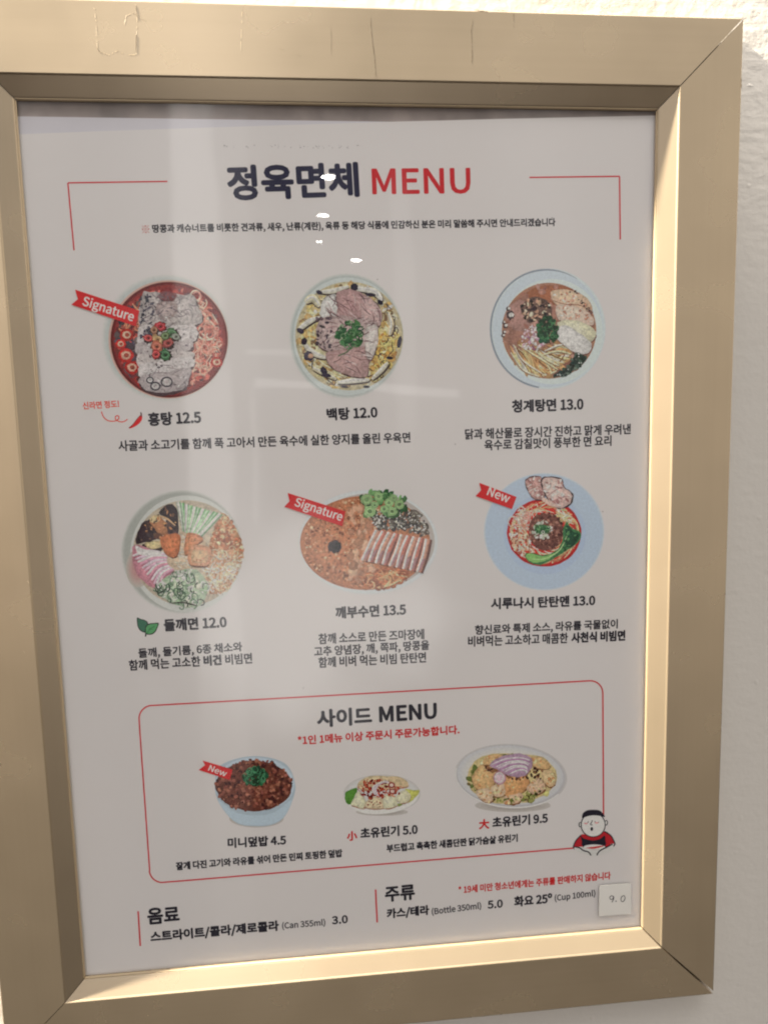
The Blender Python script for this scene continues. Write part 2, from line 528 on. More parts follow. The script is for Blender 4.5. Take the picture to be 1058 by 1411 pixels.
top = [P(x, y) for x, y in ((-20, 187), (28, 185), (130, 181), (280, 176), (420, 171.5), (530, 168), (700, 163.5), (905, 159), (930, 158.5))]
poster = poly_sheet('menu_poster', [(-.225, -.315), (.225, -.315)] + [(.225, top[-1][1])] + list(reversed(top[1:-1])) + [(-.225, top[0][1])], -.0003, 0.0, M_PAPER)
tag(poster, 'printed noodle menu poster with dish pictures and prices inside the gold frame', 'menu poster')
cover = box('cover_sheet', -.232, .232, -.319, .319, .0016, .0019, M_COVER)
tag(cover, 'clear glossy plastic sheet over the menu, reflecting small ceiling lights', 'cover sheet')


# ------------------------------------------------------------------ printing
def finish(name, verts, faces, cols, parent, mat=None):
    me = bpy.data.meshes.new(name)
    me.from_pydata(verts, [], faces)
    at = me.color_attributes.new('ink', 'FLOAT_COLOR', 'POINT')
    buf = []
    for c in cols:
        buf.extend((*c, 1.0))
    at.data.foreach_set('color', buf)
    me.update()
    return link(name, me, parent, mat or M_PRINT)


def tone(c, k):
    return tuple(min(.85, max(.008, a * k)) for a in c)


class Pic:
    """one printed picture; coordinates are those of an enlarged view with origin (x0, y0) and scale s"""
    def __init__(self, x0, y0, s, seed=1, n0=.00006):
        self.sat = 1.0
        self.shade = 0.0              # how strongly the printed pieces are modelled from rim to middle
        self.x0, self.y0, self.s = x0, y0, s
        self.n = n0
        self.parts = {}
        self.rnd = random.Random(seed)

    def pt(self, x, y):
        return P(self.x0 + x / self.s, self.y0 + y / self.s)

    def _part(self, part):
        return self.parts.setdefault(part, ([], [], []))

    def jit(self, col, j):
        if isinstance(col, list):
            col = self.rnd.choice(col)
        k = 1 + self.rnd.uniform(-j, j)
        g = sum(col) / 3
        col = [g + (c - g) * self.sat for c in col]
        return ink(tuple(max(0, min(255, c * k + self.rnd.uniform(-j, j) * 14)) for c in col))

    def poly(self, part, pts, col, j=0.0):
        V, F, C = self._part(part)
        self.n += 0.3e-6
        b = len(V)
        cc = self.jit(col, j)
        sh = self.shade if part != 'dish_picture' else 0.0
        k = len(pts)
        area = sum(pts[i][0] * pts[(i + 1) % k][1] - pts[(i + 1) % k][0] * pts[i][1] for i in range(k))
        mx = sum(x for x, y in pts) / k; my = sum(y for x, y in pts) / k
        star = sh > 0 and k > 5 and all(((pts[i][0] - mx) * (pts[(i + 1) % k][1] - my) - (pts[(i + 1) % k][0] - mx) * (pts[i][1] - my)) * area > 0 for i in range(k))
        for x, y in pts:
            a = self.pt(x, y)
            V.append(L(a[0], a[1], self.n))
            C.append(tone(cc, 1 - sh * self.rnd.uniform(.7, 1.7)) if star else tone(cc, 1 + sh * self.rnd.uniform(-.5, .5)))
        if star:
            # a middle ring and a centre point, lit from the upper left like the photographed food
            for x, y in pts:
                qx, qy = mx + (x - mx) * .62, my + (y - my) * .62
                a = self.pt(qx, qy)
                V.append(L(a[0], a[1], self.n))
                C.append(tone(cc, 1 + sh * self.rnd.uniform(-.4, .5) - sh * .5 * ((x - mx) + (y - my)) / (abs(x - mx) + abs(y - my) + 1e-6)))
            a = self.pt(mx - .0, my)
            V.append(L(a[0], a[1], self.n)); C.append(tone(cc, 1 + sh * .7))
            for i in range(k):
                i2 = (i + 1) % k
                f1 = (b + i, b + i2, b + k + i2, b + k + i); f2 = (b + k + i, b + k + i2, b + 2 * k)
                F.append(f1 if area < 0 else f1[::-1]); F.append(f2 if area < 0 else f2[::-1])
        else:
            idx = list(range(b, b + k))
            F.append(idx if area < 0 else idx[::-1])

    def blob(self, part, pts, col, j=0.0, wob=3.0, sub=4):
        """closed Catmull-Rom outline through pts with a slightly uneven edge"""
        out = []
        k = len(pts)
        for i in range(k):
            p0, p1, p2, p3 = pts[i - 1], pts[i], pts[(i + 1) % k], pts[(i + 2) % k]
            for q in range(sub):
                t = q / sub
                c = []
                for a in (0, 1):
                    c.append(.5 * (2 * p1[a] + (p2[a] - p0[a]) * t + (2 * p0[a] - 5 * p1[a] + 4 * p2[a] - p3[a]) * t * t + (3 * p1[a] - p0[a] - 3 * p2[a] + p3[a]) * t ** 3))
                out.append((c[0] + self.rnd.uniform(-wob, wob), c[1] + self.rnd.uniform(-wob, wob)))
        self.poly(part, out, col, j)

    def ell(self, part, cx, cy, rx, ry, col, rot=0.0, k=28, wob=0.0, j=0.0):
        c, s = math.cos(rot), math.sin(rot)
        pts = []
        for i in range(k):
            t = 2 * math.pi * i / k
            w = 1 + self.rnd.uniform(-wob, wob)
            x, y = rx * math.cos(t) * w, ry * math.sin(t) * w
            pts.append((cx + x * c - y * s, cy + x * s + y * c))
        self.poly(part, pts, col, j)

    def soft(self, part, cx, cy, rx, ry, c0, c1, f=.8, steps=9, dx=0, dy=0, k=56, rot=0.0):
        """ellipse whose printed colour fades from c0 at the rim to c1 at f of the radius"""
        for i in range(steps):
            t = i / (steps - 1)
            g = 1 + (f - 1) * t
            col = tuple(a + (b - a) * t for a, b in zip(c0, c1))
            self.ell(part, cx + dx * t, cy + dy * t, rx * g, ry * g, col, k=k, rot=rot)

    def stroke(self, part, pts, w, col, taper=True, j=0.0):
        V, F, C = self._part(part)
        self.n += 0.3e-6
        cc = self.jit(col, j)
        sh = self.shade * 1.5 if part != 'dish_picture' else 0.0
        cols = (tone(cc, 1 + sh * .2), tone(cc, 1 + sh), tone(cc, 1 - sh * 1.6)) if sh else (cc, cc, cc)
        prev = None
        k = len(pts)
        for i, (x, y) in enumerate(pts):
            x0, y0 = pts[max(0, i - 1)]; x1, y1 = pts[min(k - 1, i + 1)]
            l = math.hypot(x1 - x0, y1 - y0) or 1
            nx, ny = -(y1 - y0) / l, (x1 - x0) / l
            # the lit side of a printed strand is its upper side
            flip = 1 if ny <= 0 else -1
            ww = w * .5
            if taper:
                t = i / max(1, k - 1)
                ww *= .35 + .65 * math.sin(math.pi * min(1, max(0, t * .9 + .05)))
            self.n += 0.2e-7
            b = len(V)
            for sg in (1, .15 * flip, -1):
                a = self.pt(x + nx * ww * sg, y + ny * ww * sg)
                V.append(L(a[0], a[1], self.n))
            C.extend(cols if flip > 0 else cols[::-1])
            if prev is not None:
                F.append((prev, prev + 1, b + 1, b)); F.append((prev + 1, prev + 2, b + 2, b + 1))
            prev = b

    def curve(self, part, pts, w, col, taper=False, j=0.0, sub=6):
        out = []
        k = len(pts)
        for i in range(k - 1):
            p0, p1, p2, p3 = pts[max(0, i - 1)], pts[i], pts[i + 1], pts[min(k - 1, i + 2)]
            for q in range(sub):
                t = q / sub
                out.append(tuple(.5 * (2 * p1[a] + (p2[a] - p0[a]) * t + (2 * p0[a] - 5 * p1[a] + 4 * p2[a] - p3[a]) * t * t + (3 * p1[a] - p0[a] - 3 * p2[a] + p3[a]) * t ** 3) for a in (0, 1)))
        out.append(pts[-1])
        self.stroke(part, out, w, col, taper, j)

    def ring(self, part, cx, cy, rx, ry, w, col, rot=0.0, j=0.0, a0=0.0, a1=2 * math.pi, k=18):
        c, s = math.cos(rot), math.sin(rot)
        pts = []
        for i in range(k + 1):
            t = a0 + (a1 - a0) * i / k
            x, y = rx * math.cos(t), ry * math.sin(t)
            pts.append((cx + x * c - y * s, cy + x * s + y * c))
        self.stroke(part, pts, w, col, False, j)

    # regions
    def spots(self, n, inside, bb):
        out = []
        tries = 0
        while len(out) < n and tries < n * 40:
            tries += 1
            x = self.rnd.uniform(bb[0], bb[2]); y = self.rnd.uniform(bb[1], bb[3])
            if inside(x, y):
                out.append((x, y))
        return out

    def grains(self, part, n, inside, bb, size, cols, j=.12, asp=(.5, 1.0)):
        for x, y in self.spots(n, inside, bb):
            r = self.rnd.uniform(*size)
            self.ell(part, x, y, r, r * self.rnd.uniform(*asp), cols, self.rnd.uniform(0, 3.2), k=7, wob=.22, j=j)

    def strands(self, part, n, inside, bb, length, w, cols, heading, curl=.25, j=.1):
        """noodle-like strands that follow heading(x, y)"""
        for x, y in self.spots(n, inside, bb):
            a = heading(x, y) + self.rnd.uniform(-.35, .35)
            pts = []
            c = self.rnd.uniform(-curl, curl)
            st = length / 9
            for i in range(10):
                pts.append((x, y))
                a += c + self.rnd.uniform(-.12, .12)
                x += math.cos(a) * st; y += math.sin(a) * st
                if not inside(x, y):
                    break
            if len(pts) > 2:
                self.stroke(part, pts, w * self.rnd.uniform(.7, 1.2), cols, True, j)

    def curls(self, part, n, inside, bb, r, w, cols, j=.1):
        for x, y in self.spots(n, inside, bb):
            a = self.rnd.uniform(0, 6.3)
            rr = self.rnd.uniform(*r)
            self.ring(part, x, y, rr, rr * self.rnd.uniform(.5, 1), w * self.rnd.uniform(.7, 1.2), cols, self.rnd.uniform(0, 3), j, a, a + self.rnd.uniform(2.5, 6.0), 12)

    def build(self, base, label=None):
        V, F, C = self.parts.pop(base)
        root = finish(base, V, F, C, poster)
        if label:
            root['label'] = label
        for nm, (V, F, C) in self.parts.items():
            finish(nm, V, F, C, root, M_FOOD if base == 'dish_picture' else None)
        return root


def inpoly(pts):
    def f(x, y):
        c = False
        k = len(pts)
        for i in range(k):
            x0, y0 = pts[i]; x1, y1 = pts[(i + 1) % k]
            if (y0 > y) != (y1 > y) and x < (x1 - x0) * (y - y0) / (y1 - y0) + x0:
                c = not c
        return c
    return f


def inell(cx, cy, rx, ry):
    return lambda x, y: ((x - cx) / rx) ** 2 + ((y - cy) / ry) ** 2 < 1


def bbox(pts):
    return (min(p[0] for p in pts), min(p[1] for p in pts), max(p[0] for p in pts), max(p[1] for p in pts))


def both(a, b):
    return lambda x, y: a(x, y) and b(x, y)


def without(a, b):
    return lambda x, y: a(x, y) and not b(x, y)


# ------------------------------------------------------------------ lettering
FONT = None
try:
    FONT = bpy.data.fonts.load(os.path.join(bpy.utils.system_resource('DATAFILES'), 'fonts', 'Noto Sans CJK Regular.woff2'))
except Exception:
    FONT = None
DARK = (47, 45, 49)
RED = (158, 46, 46)


QUEUE = []


def text(*a, **k):
    QUEUE.append((a, k))


def flush_text():
    """evaluate all lettering curves at once, then lay each line on its sheet"""
    cu = bpy.data.curves.new('lettering', 'FONT')
    cu.body = '\n'.join(a[1] for a, k in QUEUE)
    if FONT:
        cu.font = FONT
    cu.resolution_u = 3
    cu.space_line = 4.0
    o = bpy.data.objects.new('lettering', cu)
    COL.objects.link(o)
    dg = bpy.context.evaluated_depsgraph_get()
    me = bpy.data.meshes.new_from_object(o.evaluated_get(dg))
    bpy.data.objects.remove(o); bpy.data.curves.remove(cu)
    co = [(v.co.x, v.co.y) for v in me.vertices]
    faces = [tuple(p.vertices) for p in me.polygons]
    bpy.data.meshes.remove(me)
    # the lines lie far apart: split the mesh at the gaps between them
    order = sorted(range(len(co)), key=lambda i: -co[i][1])
    ys = [co[i][1] for i in order]
    gaps = sorted(range(1, len(ys)), key=lambda i: ys[i] - ys[i - 1])[:len(QUEUE) - 1]
    cuts = set(gaps)
    line, row = {}, 0
    for j, i in enumerate(order):
        if j in cuts:
            row += 1
        line[i] = row
    groups = [[] for _ in QUEUE]
    for f in faces:
        groups[line[f[0]]].append(f)
    for (a, k), fs in zip(QUEUE, groups):
        ids = sorted({i for f in fs for i in f})
        idx = {i: n for n, i in enumerate(ids)}
        V = [co[i] for i in ids]
        F = [tuple(idx[i] for i in f) for f in fs]
        lay_text(V, F, *a, **k)


def lay_text(V, F, name, s, x0, y0, x1, y1, h, col=DARK, bold=.03, parent=None, n0=.00006, label=None):
    """lettering whose ink runs from photo point (x0,y0) to (x1,y1) along its lower edge and is h tall"""
    lo = (min(v[0] for v in V), min(v[1] for v in V)); hi = (max(v[0] for v in V), max(v[1] for v in V))
    A = Vector(P(x0, y0)); B = Vector(P(x1, y1))
    ex = (B - A); wid = ex.length; ex.normalize()
    # height: the same number of photo pixels, perpendicular to the line
    ang = math.atan2(y1 - y0, x1 - x0)
    up = (math.sin(ang), -math.cos(ang))
    T = Vector(P((x0 + x1) / 2 + up[0] * h, (y0 + y1) / 2 + up[1] * h)) - Vector(P((x0 + x1) / 2, (y0 + y1) / 2))
    ey = Vector((-ex.y, ex.x)); hh = abs(T.dot(ey))
    r = bold * hh
    sx = (wid - 2 * r) / (hi[0] - lo[0]); sy = (hh - 2 * r) / (hi[1] - lo[1])
    offs = [(0, 0)] + ([(math.cos(a * math.pi / 4) * r, math.sin(a * math.pi / 4) * r) for a in range(8)] if bold > 0 else [])
    VV, FF, CC = [], [], []
    c = ink(col)
    for k, (ox, oy) in enumerate(offs):
        b = len(VV)
        n = n0 + k * 1.0e-6
        for x, y in V:
            p = A + ex * ((x - lo[0]) * sx + r + ox) + ey * ((y - lo[1]) * sy + r + oy)
            VV.append(L(p.x, p.y, n))
        FF += [tuple(i + b for i in f) for f in F]
        CC += [c] * len(V)
    o = finish(name, VV, FF, CC, parent or poster)
    if label:
        o['label'] = label
    return o


# headings
text('title_lettering', '정육면체', 315, 277, 496, 271.5, 49, (34, 38, 52), .04, label='large dark Korean title')
text('title_lettering', 'MENU', 513, 268.5, 648.5, 267, 36, (158, 44, 47), .03, label='large red MENU word')
text('notice_line', '※', 196.5, 321.5, 206.5, 321.2, 11, (150, 70, 60), .0)
text('notice_line', '땅콩과 캐슈너트를 비롯한 견과류, 새우, 난류(계란), 육류 등 해당 식품에 민감하신 분은 미리 말씀해 주시면 안내드리겠습니다',
     210.5, 322.5, 765, 313, 13, DARK, .035)
# dish names and descriptions
text('note_lettering', '신라면 정도!', 115, 564.5, 165, 561.5, 10.5, (184, 70, 58), .03)
text('dish_name', '홍탕 12.5', 205, 587.5, 278, 584, 19, DARK, .045)
text('dish_description', '사골과 소고기를 함께 푹 고아서 만든 육수에 실한 양지를 올린 우육면', 164, 622, 565.5, 610, 15, DARK, .03)
text('dish_name', '백탕 12.0', 450.5, 580, 520.5, 576.5, 17.5, DARK, .045)
text('dish_name', '청계탕면 13.0', 705, 569, 803.5, 565.5, 18, DARK, .045)
text('dish_description', '닭과 해산물로 장시간 진하고 맑게 우려낸', 640.5, 606, 868.5, 598.5, 15, DARK, .03)
text('dish_description', '육수로 감칠맛이 풍부한 면 요리', 667, 621, 842, 614.5, 15, DARK, .03)
text('dish_name', '들깨면 12.0', 226.5, 870.5, 313, 865.5, 17.5, DARK, .045)
text('dish_description', '들깨, 들기름, 6종 채소와', 191.5, 908.5, 334.5, 899, 15, DARK, .03)
text('dish_description', '함께 먹는 고소한', 178.5, 924.5, 277, 918.5, 15, DARK, .03)
text('dish_description', '비건', 281, 918, 306, 916.5, 15, DARK, .055)
text('dish_description', '비빔면', 311, 916.5, 348, 914.3, 15, DARK, .03)
text('dish_name', '깨부수면 13.5', 462.5, 853, 559.5, 848, 17, DARK, .045)
text('dish_description', '참깨 소스로 만든 즈마장에', 439, 888, 584.5, 881, 15, DARK, .03)
text('dish_description', '고추 양념장, 깨, 쪽파, 땅콩을', 433, 906.5, 591.5, 897, 15.5, DARK, .03)
text('dish_description', '함께 비벼 먹는 비빔 탄탄면', 439, 920.5, 587, 913, 15, DARK, .03)
text('dish_name', '시루나시 탄탄멘 13.0', 676, 840, 819.5, 835, 16, DARK, .045)
text('dish_description', '향신료와 특제 소스, 라유를 국물없이', 654, 876.5, 850.5, 867.5, 15, DARK, .03)
text('dish_description', '비벼먹는 고소하고 매콤한', 644.5, 891.5, 782, 886.5, 15, DARK, .03)
text('dish_description', '사천식 비빔면', 786.5, 886.5, 861, 883, 15, DARK, .05)
# side menu
text('heading', '사이드', 437, 1003, 513, 998, 25, DARK, .045)
text('heading', 'MENU', 522.5, 996, 602, 990.5, 22.5, DARK, .05)
text('rule_line', '*1인 1메뉴 이상 주문시 주문가능합니다.', 410.5, 1027, 633, 1011.5, 13, RED, .04)
text('dish_name', '미니덮밥 4.5', 314, 1169, 394.5, 1164.5, 14.5, DARK, .045)
text('dish_description', '잘게 다진 고기와 라유를 섞어 만든 민찌 토핑한 덮밥', 243, 1199.5, 472, 1181, 11.5, DARK, .045)
text('size_mark', '小', 478, 1159, 492.5, 1158, 13.5, RED, .045)
text('dish_name', '초유린기 5.0', 496.5, 1156, 575.5, 1150, 15, DARK, .045)
text('size_mark', '大', 659.5, 1143, 674, 1142, 14, RED, .045)
text('dish_name', '초유린기 9.5', 678, 1141, 754.5, 1134.5, 15, DARK, .045)
text('dish_description', '부드럽고 촉촉한 새콤단짠 닭가슴살 유린기', 532.5, 1175, 713, 1160, 11.5, DARK, .045)
# drinks
text('heading', '음료', 204, 1274.5, 248.5, 1270.5, 23, DARK, .04)
text('price_line', '스트라이트/콜라/제로콜라', 208, 1300, 385, 1284, 16.5, DARK, .045)
text('price_line', '(Can 355ml)', 389, 1282, 448.5, 1277, 11.5, DARK, .025)
text('price_line', '3.0', 457.5, 1274, 479.5, 1272, 11.5, DARK, .05)
text('heading', '주류', 530.5, 1243.5, 572, 1239.5, 21.5, DARK, .04)
text('price_line', '카스/테라', 533, 1267.5, 591.5, 1262, 15.5, DARK, .045)
text('price_line', '(Bottle 350ml)', 595, 1262.5, 663, 1254, 11.5, DARK, .025)
text('price_line', '5.0', 671.5, 1252.5, 692.5, 1250.5, 11.5, DARK, .05)
text('price_line', '화요 25º', 708, 1250, 760.5, 1245, 15, DARK, .045)
text('price_line', '(Cup 100ml)', 764, 1244, 820, 1237, 11.5, DARK, .025)
text('rule_line', '* 19세 미만 청소년에게는 주류를 판매하지 않습니다', 631.5, 1232, 841, 1211.5, 11, RED, .035)

# ------------------------------------------------------------------ printed lines
LINE = (160, 54, 56)


def lines(name, strokes, w, col=LINE, label=None, straight=True):
    p = Pic(0, 0, 1.0, 5)
    for s in strokes:
        (p.stroke if straight else p.curve)(name, s, w, col, False)
    return p.build(name, label)


def seg(a, b, k=10):
    return [(a[0] + (b[0] - a[0]) * i / k, a[1] + (b[1] - a[1]) * i / k) for i in range(k + 1)]


def corner_line(a, c, b, w, name='corner_bracket'):
    p = Pic(0, 0, 1.0, 5)
    p.stroke(name, seg(a, c), w, LINE, False)
    p.n += 2e-6
    p.stroke(name, seg(c, b), w, LINE, False)
    return p.build(name)


corner_line((231, 250), (94, 252), (102.5, 345), 2.0)
corner_line((729, 244.5), (853, 243), (854, 330), 2.0)
# rounded box
box_pts = []
def arc(cx, cy, r, a0, a1, k=8, sk=0.0):
    return [(cx + r * math.cos(math.radians(a0 + (a1 - a0) * i / k)), cy + r * math.sin(math.radians(a0 + (a1 - a0) * i / k))) for i in range(k + 1)]
path = seg((831, 1124), (830, 956), 8) + arc(813, 955, 17, 0, -93, 8) + seg((811, 938.2), (211, 972), 14)[1:] + \
    arc(210, 990, 18, -93, -185, 8) + seg((192, 993), (206.5, 1198), 8)[1:] + arc(224, 1198, 18, 180, 94, 8)[1:] + seg((224, 1216), (790, 1168.5), 14)[1:]
lines('rounded_box', [path], 2.0)
lines('side_bar', [seg((190.7, 1255.5), (193.7, 1303.5))], 2.2)
lines('side_bar', [seg((517.4, 1225.5), (519.6, 1271))], 2.2)
# little arrow and chilli
p = Pic(100, 380, 6.417, 9)
p.curve('swirl_arrow', [(258, 1200), (275, 1245), (315, 1280), (375, 1285), (412, 1262), (405, 1238), (382, 1245), (388, 1275), (430, 1292), (465, 1285), (488, 1268)], 9, (188, 66, 56), False)
p.build('swirl_arrow')
p = Pic(100, 380, 6.417, 10)
p.blob('chilli_emblem', [(600, 1235), (618, 1240), (612, 1280), (575, 1320), (520, 1348), (500, 1345), (535, 1315), (570, 1270)], (168, 40, 42), wob=0)
p.curve('stem', [(607, 1246), (610, 1225), (605, 1208)], 12, (70, 30, 34))
p.curve('outline', [(600, 1235), (570, 1270), (535, 1315), (500, 1345)], 6, (96, 30, 36))
p.build('chilli_emblem')
# leaves
p = Pic(180, 840, 17.63, 11)
p.blob('leaf_emblem', [(165, 190), (250, 225), (350, 250), (430, 320), (400, 470), (365, 560), (250, 520), (180, 420), (160, 300)], (34, 44, 40), wob=0)
p.blob('leaf_emblem', [(185, 225), (260, 245), (350, 270), (405, 330), (385, 440), (345, 535), (260, 495), (200, 410), (182, 300)], (52, 86, 68), wob=0)
p.blob('front_leaf', [(690, 325), (560, 325), (430, 345), (365, 420), (355, 520), (380, 600), (520, 605), (610, 540), (660, 440)], (34, 44, 40), wob=0)
p.blob('front_leaf', [(662, 350), (560, 350), (445, 370), (388, 430), (378, 520), (400, 580), (510, 582), (590, 522), (636, 435)], (72, 122, 78), wob=0)
p.curve('vein', [(410, 570), (480, 470), (590, 400)], 16, (44, 84, 54)); p.curve('vein', [(455, 500), (460, 440)], 12, (44, 84, 54)); p.curve('vein', [(470, 480), (550, 475)], 12, (44, 84, 54))
p.curve('stem', [(375, 590), (370, 655)], 34, (36, 30, 32))
p.build('leaf_emblem')


# ------------------------------------------------------------------ ribbons
def ribbon(x0, y0, s, pts, word, a, b, h, bold):
    p = Pic(x0, y0, s, 3, n0=.00050)
    p.poly('ribbon', pts, (164, 44, 45))
    r = p.build('ribbon')
    text('lettering', word, x0 + a[0] / s, y0 + a[1] / s, x0 + b[0] / s, y0 + b[1] / s, h, (205, 190, 184), bold, parent=r, n0=p.n + 4e-6)


ribbon(80, 200, 2.645, [(64, 527), (298, 604), (285, 661), (50, 582), (74, 562)], 'Signature', (86, 594), (271, 654), 17.6, .02)
ribbon(390, 660, 4.6, [(30, 88), (395, 205), (376, 300), (8, 176), (42, 140)], 'Signature', (64, 186), (362, 284), 16.6, .02)
ribbon(650, 640, 5.29, [(52, 133), (323, 236), (290, 325), (25, 230), (66, 187)], 'New', (104, 222), (260, 282), 12.4, .025)
ribbon(270, 1020, 3.206, [(30, 88), (163, 128), (150, 174), (13, 130), (42, 108)], 'New', (54, 132), (131, 160), 8.4, .025)

# ------------------------------------------------------------------ dish pictures
R = random.Random(7)

# 1 red soup with white beef slices
p = Pic(120, 370, 4.809, 21)
p.shade = .16
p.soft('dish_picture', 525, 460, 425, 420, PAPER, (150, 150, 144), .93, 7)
p.ell('dish_picture', 540, 470, 396, 392, (162, 130, 116), k=60)
p.ell('broth', 545, 472, 388, 384, (92, 34, 36), k=60)
p.ell('broth', 548, 474, 372, 368, (120, 48, 46), k=60)
E1 = inell(546, 473, 345, 341)
slab = [(365, 170), (450, 160), (600, 175), (705, 175), (770, 330), (715, 380), (730, 470), (690, 560), (690, 690), (655, 800), (470, 830), (360, 790), (340, 560), (350, 380)]
S1 = inpoly(slab)
full = (160, 90, 930, 850)
p.grains('broth', 330, without(E1, S1), full, (9, 32), [(150, 66, 58), (96, 40, 40), (166, 84, 72), (82, 52, 54), (120, 44, 42)], .15)
p.grains('broth', 110, both(E1, lambda x, y: x < 380), full, (12, 34), [(60, 52, 58), (92, 44, 44), (78, 66, 66)], .2)
p.strands('noodles', 120, both(E1, lambda x, y: x > 690), full, 150, 11, [(176, 122, 104), (166, 96, 82), (188, 146, 126), (148, 70, 62)], lambda x, y: math.atan2(y - 470, x - 545) + 1.57, .35)
p.curls('noodles', 34, both(E1, lambda x, y: x > 680), full, (14, 44), 11, [(190, 146, 126), (170, 104, 88), (178, 120, 104)])
p.strands('noodles', 40, both(E1, lambda x, y: x < 380 and y < 420), full, 90, 12, [(176, 110, 84), (150, 76, 62)], lambda x, y: 1.2, .3)
for cx, cy, r in ((260, 575, 52), (300, 655, 50), (265, 440, 46), (225, 500, 34), (365, 765, 30), (860, 620, 40)):
    p.ell('chilli_rings', cx, cy, r, r * .9, (160, 46, 42), wob=.08, j=.1)
    p.ell('chilli_rings', cx, cy, r * .62, r * .55, (190, 140, 118), wob=.1, j=.1)
    p.ell('chilli_rings', cx + 3, cy, r * .33, r * .3, (128, 58, 48), wob=.15, j=.1)
slices = [
    [(365, 170), (450, 160), (600, 172), (705, 178), (740, 260), (770, 325), (715, 378), (600, 385), (480, 400), (355, 410)],
    [(350, 385), (480, 380), (620, 378), (715, 378), (735, 440), (700, 485), (600, 488), (450, 500), (345, 500)],
    [(345, 490), (480, 485), (610, 480), (700, 480), (680, 545), (560, 560), (345, 580)],
    [(345, 570), (480, 560), (690, 545), (695, 600), (520, 625), (420, 650), (350, 660)],
    [(350, 640), (440, 620), (690, 590), (690, 660), (560, 690), (360, 720)],
    [(360, 710), (560, 680), (685, 655), (670, 740), (640, 800), (500, 830), (365, 790)],
]
for i, s in enumerate(slices):
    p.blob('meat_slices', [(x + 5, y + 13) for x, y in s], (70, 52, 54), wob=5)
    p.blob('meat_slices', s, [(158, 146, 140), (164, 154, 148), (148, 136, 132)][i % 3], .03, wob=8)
p.ell('meat_slices', 530, 270, 78, 66, (140, 122, 116), wob=.12); p.ell('meat_slices', 530, 280, 50, 42, (156, 138, 132), wob=.12)
p.ell('meat_slices', 535, 185, 66, 34, (108, 66, 66), wob=.1)
p.grains('meat_slices', 240, S1, bbox(slab), (3, 13), [(128, 114, 112), (178, 168, 162), (146, 132, 128), (96, 82, 84), (70, 60, 64)], .1, (.2, .7))
p.strands('meat_slices', 70, both(S1, lambda x, y: y < 400), bbox(slab), 60, 5, [(104, 92, 92), (128, 114, 110), (84, 74, 78)], lambda x, y: x * .02 + y * .03, .3)
p.grains('meat_slices', 60, lambda x, y: 350 < x < 440 and 175 < y < 500, (350, 175, 440, 500), (5, 18), [(56, 54, 62), (74, 68, 74)], .15, (.3, .8))
p.strands('meat_slices', 40, S1, bbox(slab), 70, 5, [(112, 98, 98), (96, 84, 86), (132, 120, 116)], lambda x, y: -.15, .1)
for cx, cy, r in ((455, 780, 30), (530, 752, 36), (420, 740, 22)):
    p.ring('meat_slices', cx, cy, r, r * .85, 9, (60, 56, 60)); p.ring('meat_slices', cx, cy, r * .6, r * .5, 7, (176, 172, 160))
p.sat = .82
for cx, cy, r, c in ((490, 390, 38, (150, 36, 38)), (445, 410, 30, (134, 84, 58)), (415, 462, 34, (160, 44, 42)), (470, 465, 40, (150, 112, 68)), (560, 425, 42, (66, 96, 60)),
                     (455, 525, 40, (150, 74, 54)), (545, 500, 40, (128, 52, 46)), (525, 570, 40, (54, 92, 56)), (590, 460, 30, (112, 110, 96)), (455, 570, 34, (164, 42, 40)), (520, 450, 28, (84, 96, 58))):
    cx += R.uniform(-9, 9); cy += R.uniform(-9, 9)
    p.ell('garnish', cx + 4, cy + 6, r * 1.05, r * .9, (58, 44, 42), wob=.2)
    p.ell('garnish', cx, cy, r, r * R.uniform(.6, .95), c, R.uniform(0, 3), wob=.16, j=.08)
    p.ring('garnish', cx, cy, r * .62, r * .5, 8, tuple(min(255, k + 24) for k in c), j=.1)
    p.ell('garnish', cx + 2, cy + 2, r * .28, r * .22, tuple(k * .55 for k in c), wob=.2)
p.build('dish_picture', 'red soup with white beef slices and chilli rings')

# 2 clear beef soup with mushrooms
p = Pic(380, 360, 5.29, 22)
p.shade = .16
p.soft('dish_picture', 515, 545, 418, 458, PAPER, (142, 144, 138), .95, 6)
p.ell('dish_picture', 520, 548, 392, 430, (158, 158, 152), k=60)
p.ell('broth', 535, 545, 392, 396, (166, 152, 122), k=60)
E2 = inell(535, 545, 366, 372)
full = (150, 150, 930, 935)
core = [(350, 270), (470, 215), (600, 225), (760, 300), (760, 480), (730, 640), (660, 840), (500, 830), (370, 720), (300, 600), (320, 430)]
C2 = inpoly(core)
p.grains('broth', 330, without(E2, C2), full, (10, 38), [(178, 158, 116), (186, 170, 132), (150, 122, 84), (170, 140, 92), (188, 178, 152), (120, 96, 72)], .12)
p.strands('noodles', 90, without(E2, C2), full, 120, 10, [(184, 160, 112), (172, 138, 84), (192, 176, 136)], lambda x, y: math.atan2(y - 545, x - 535) + 1.57, .4)
p.grains('noodles', 70, both(E2, lambda x, y: x > 690 and y > 520), full, (12, 34), [(176, 134, 74), (186, 148, 90), (140, 100, 60)], .12)
p.curls('noodles', 40, both(E2, lambda x, y: x > 680 and y > 480), full, (14, 34), 8, [(120, 88, 58), (190, 156, 104), (70, 56, 52)])
p.strands('dark_rims', 46, without(E2, inell(535, 545, 300, 300)), full, 80, 8, [(52, 48, 54), (74, 62, 60)], lambda x, y: math.atan2(y - 545, x - 535) + 1.57, .2)
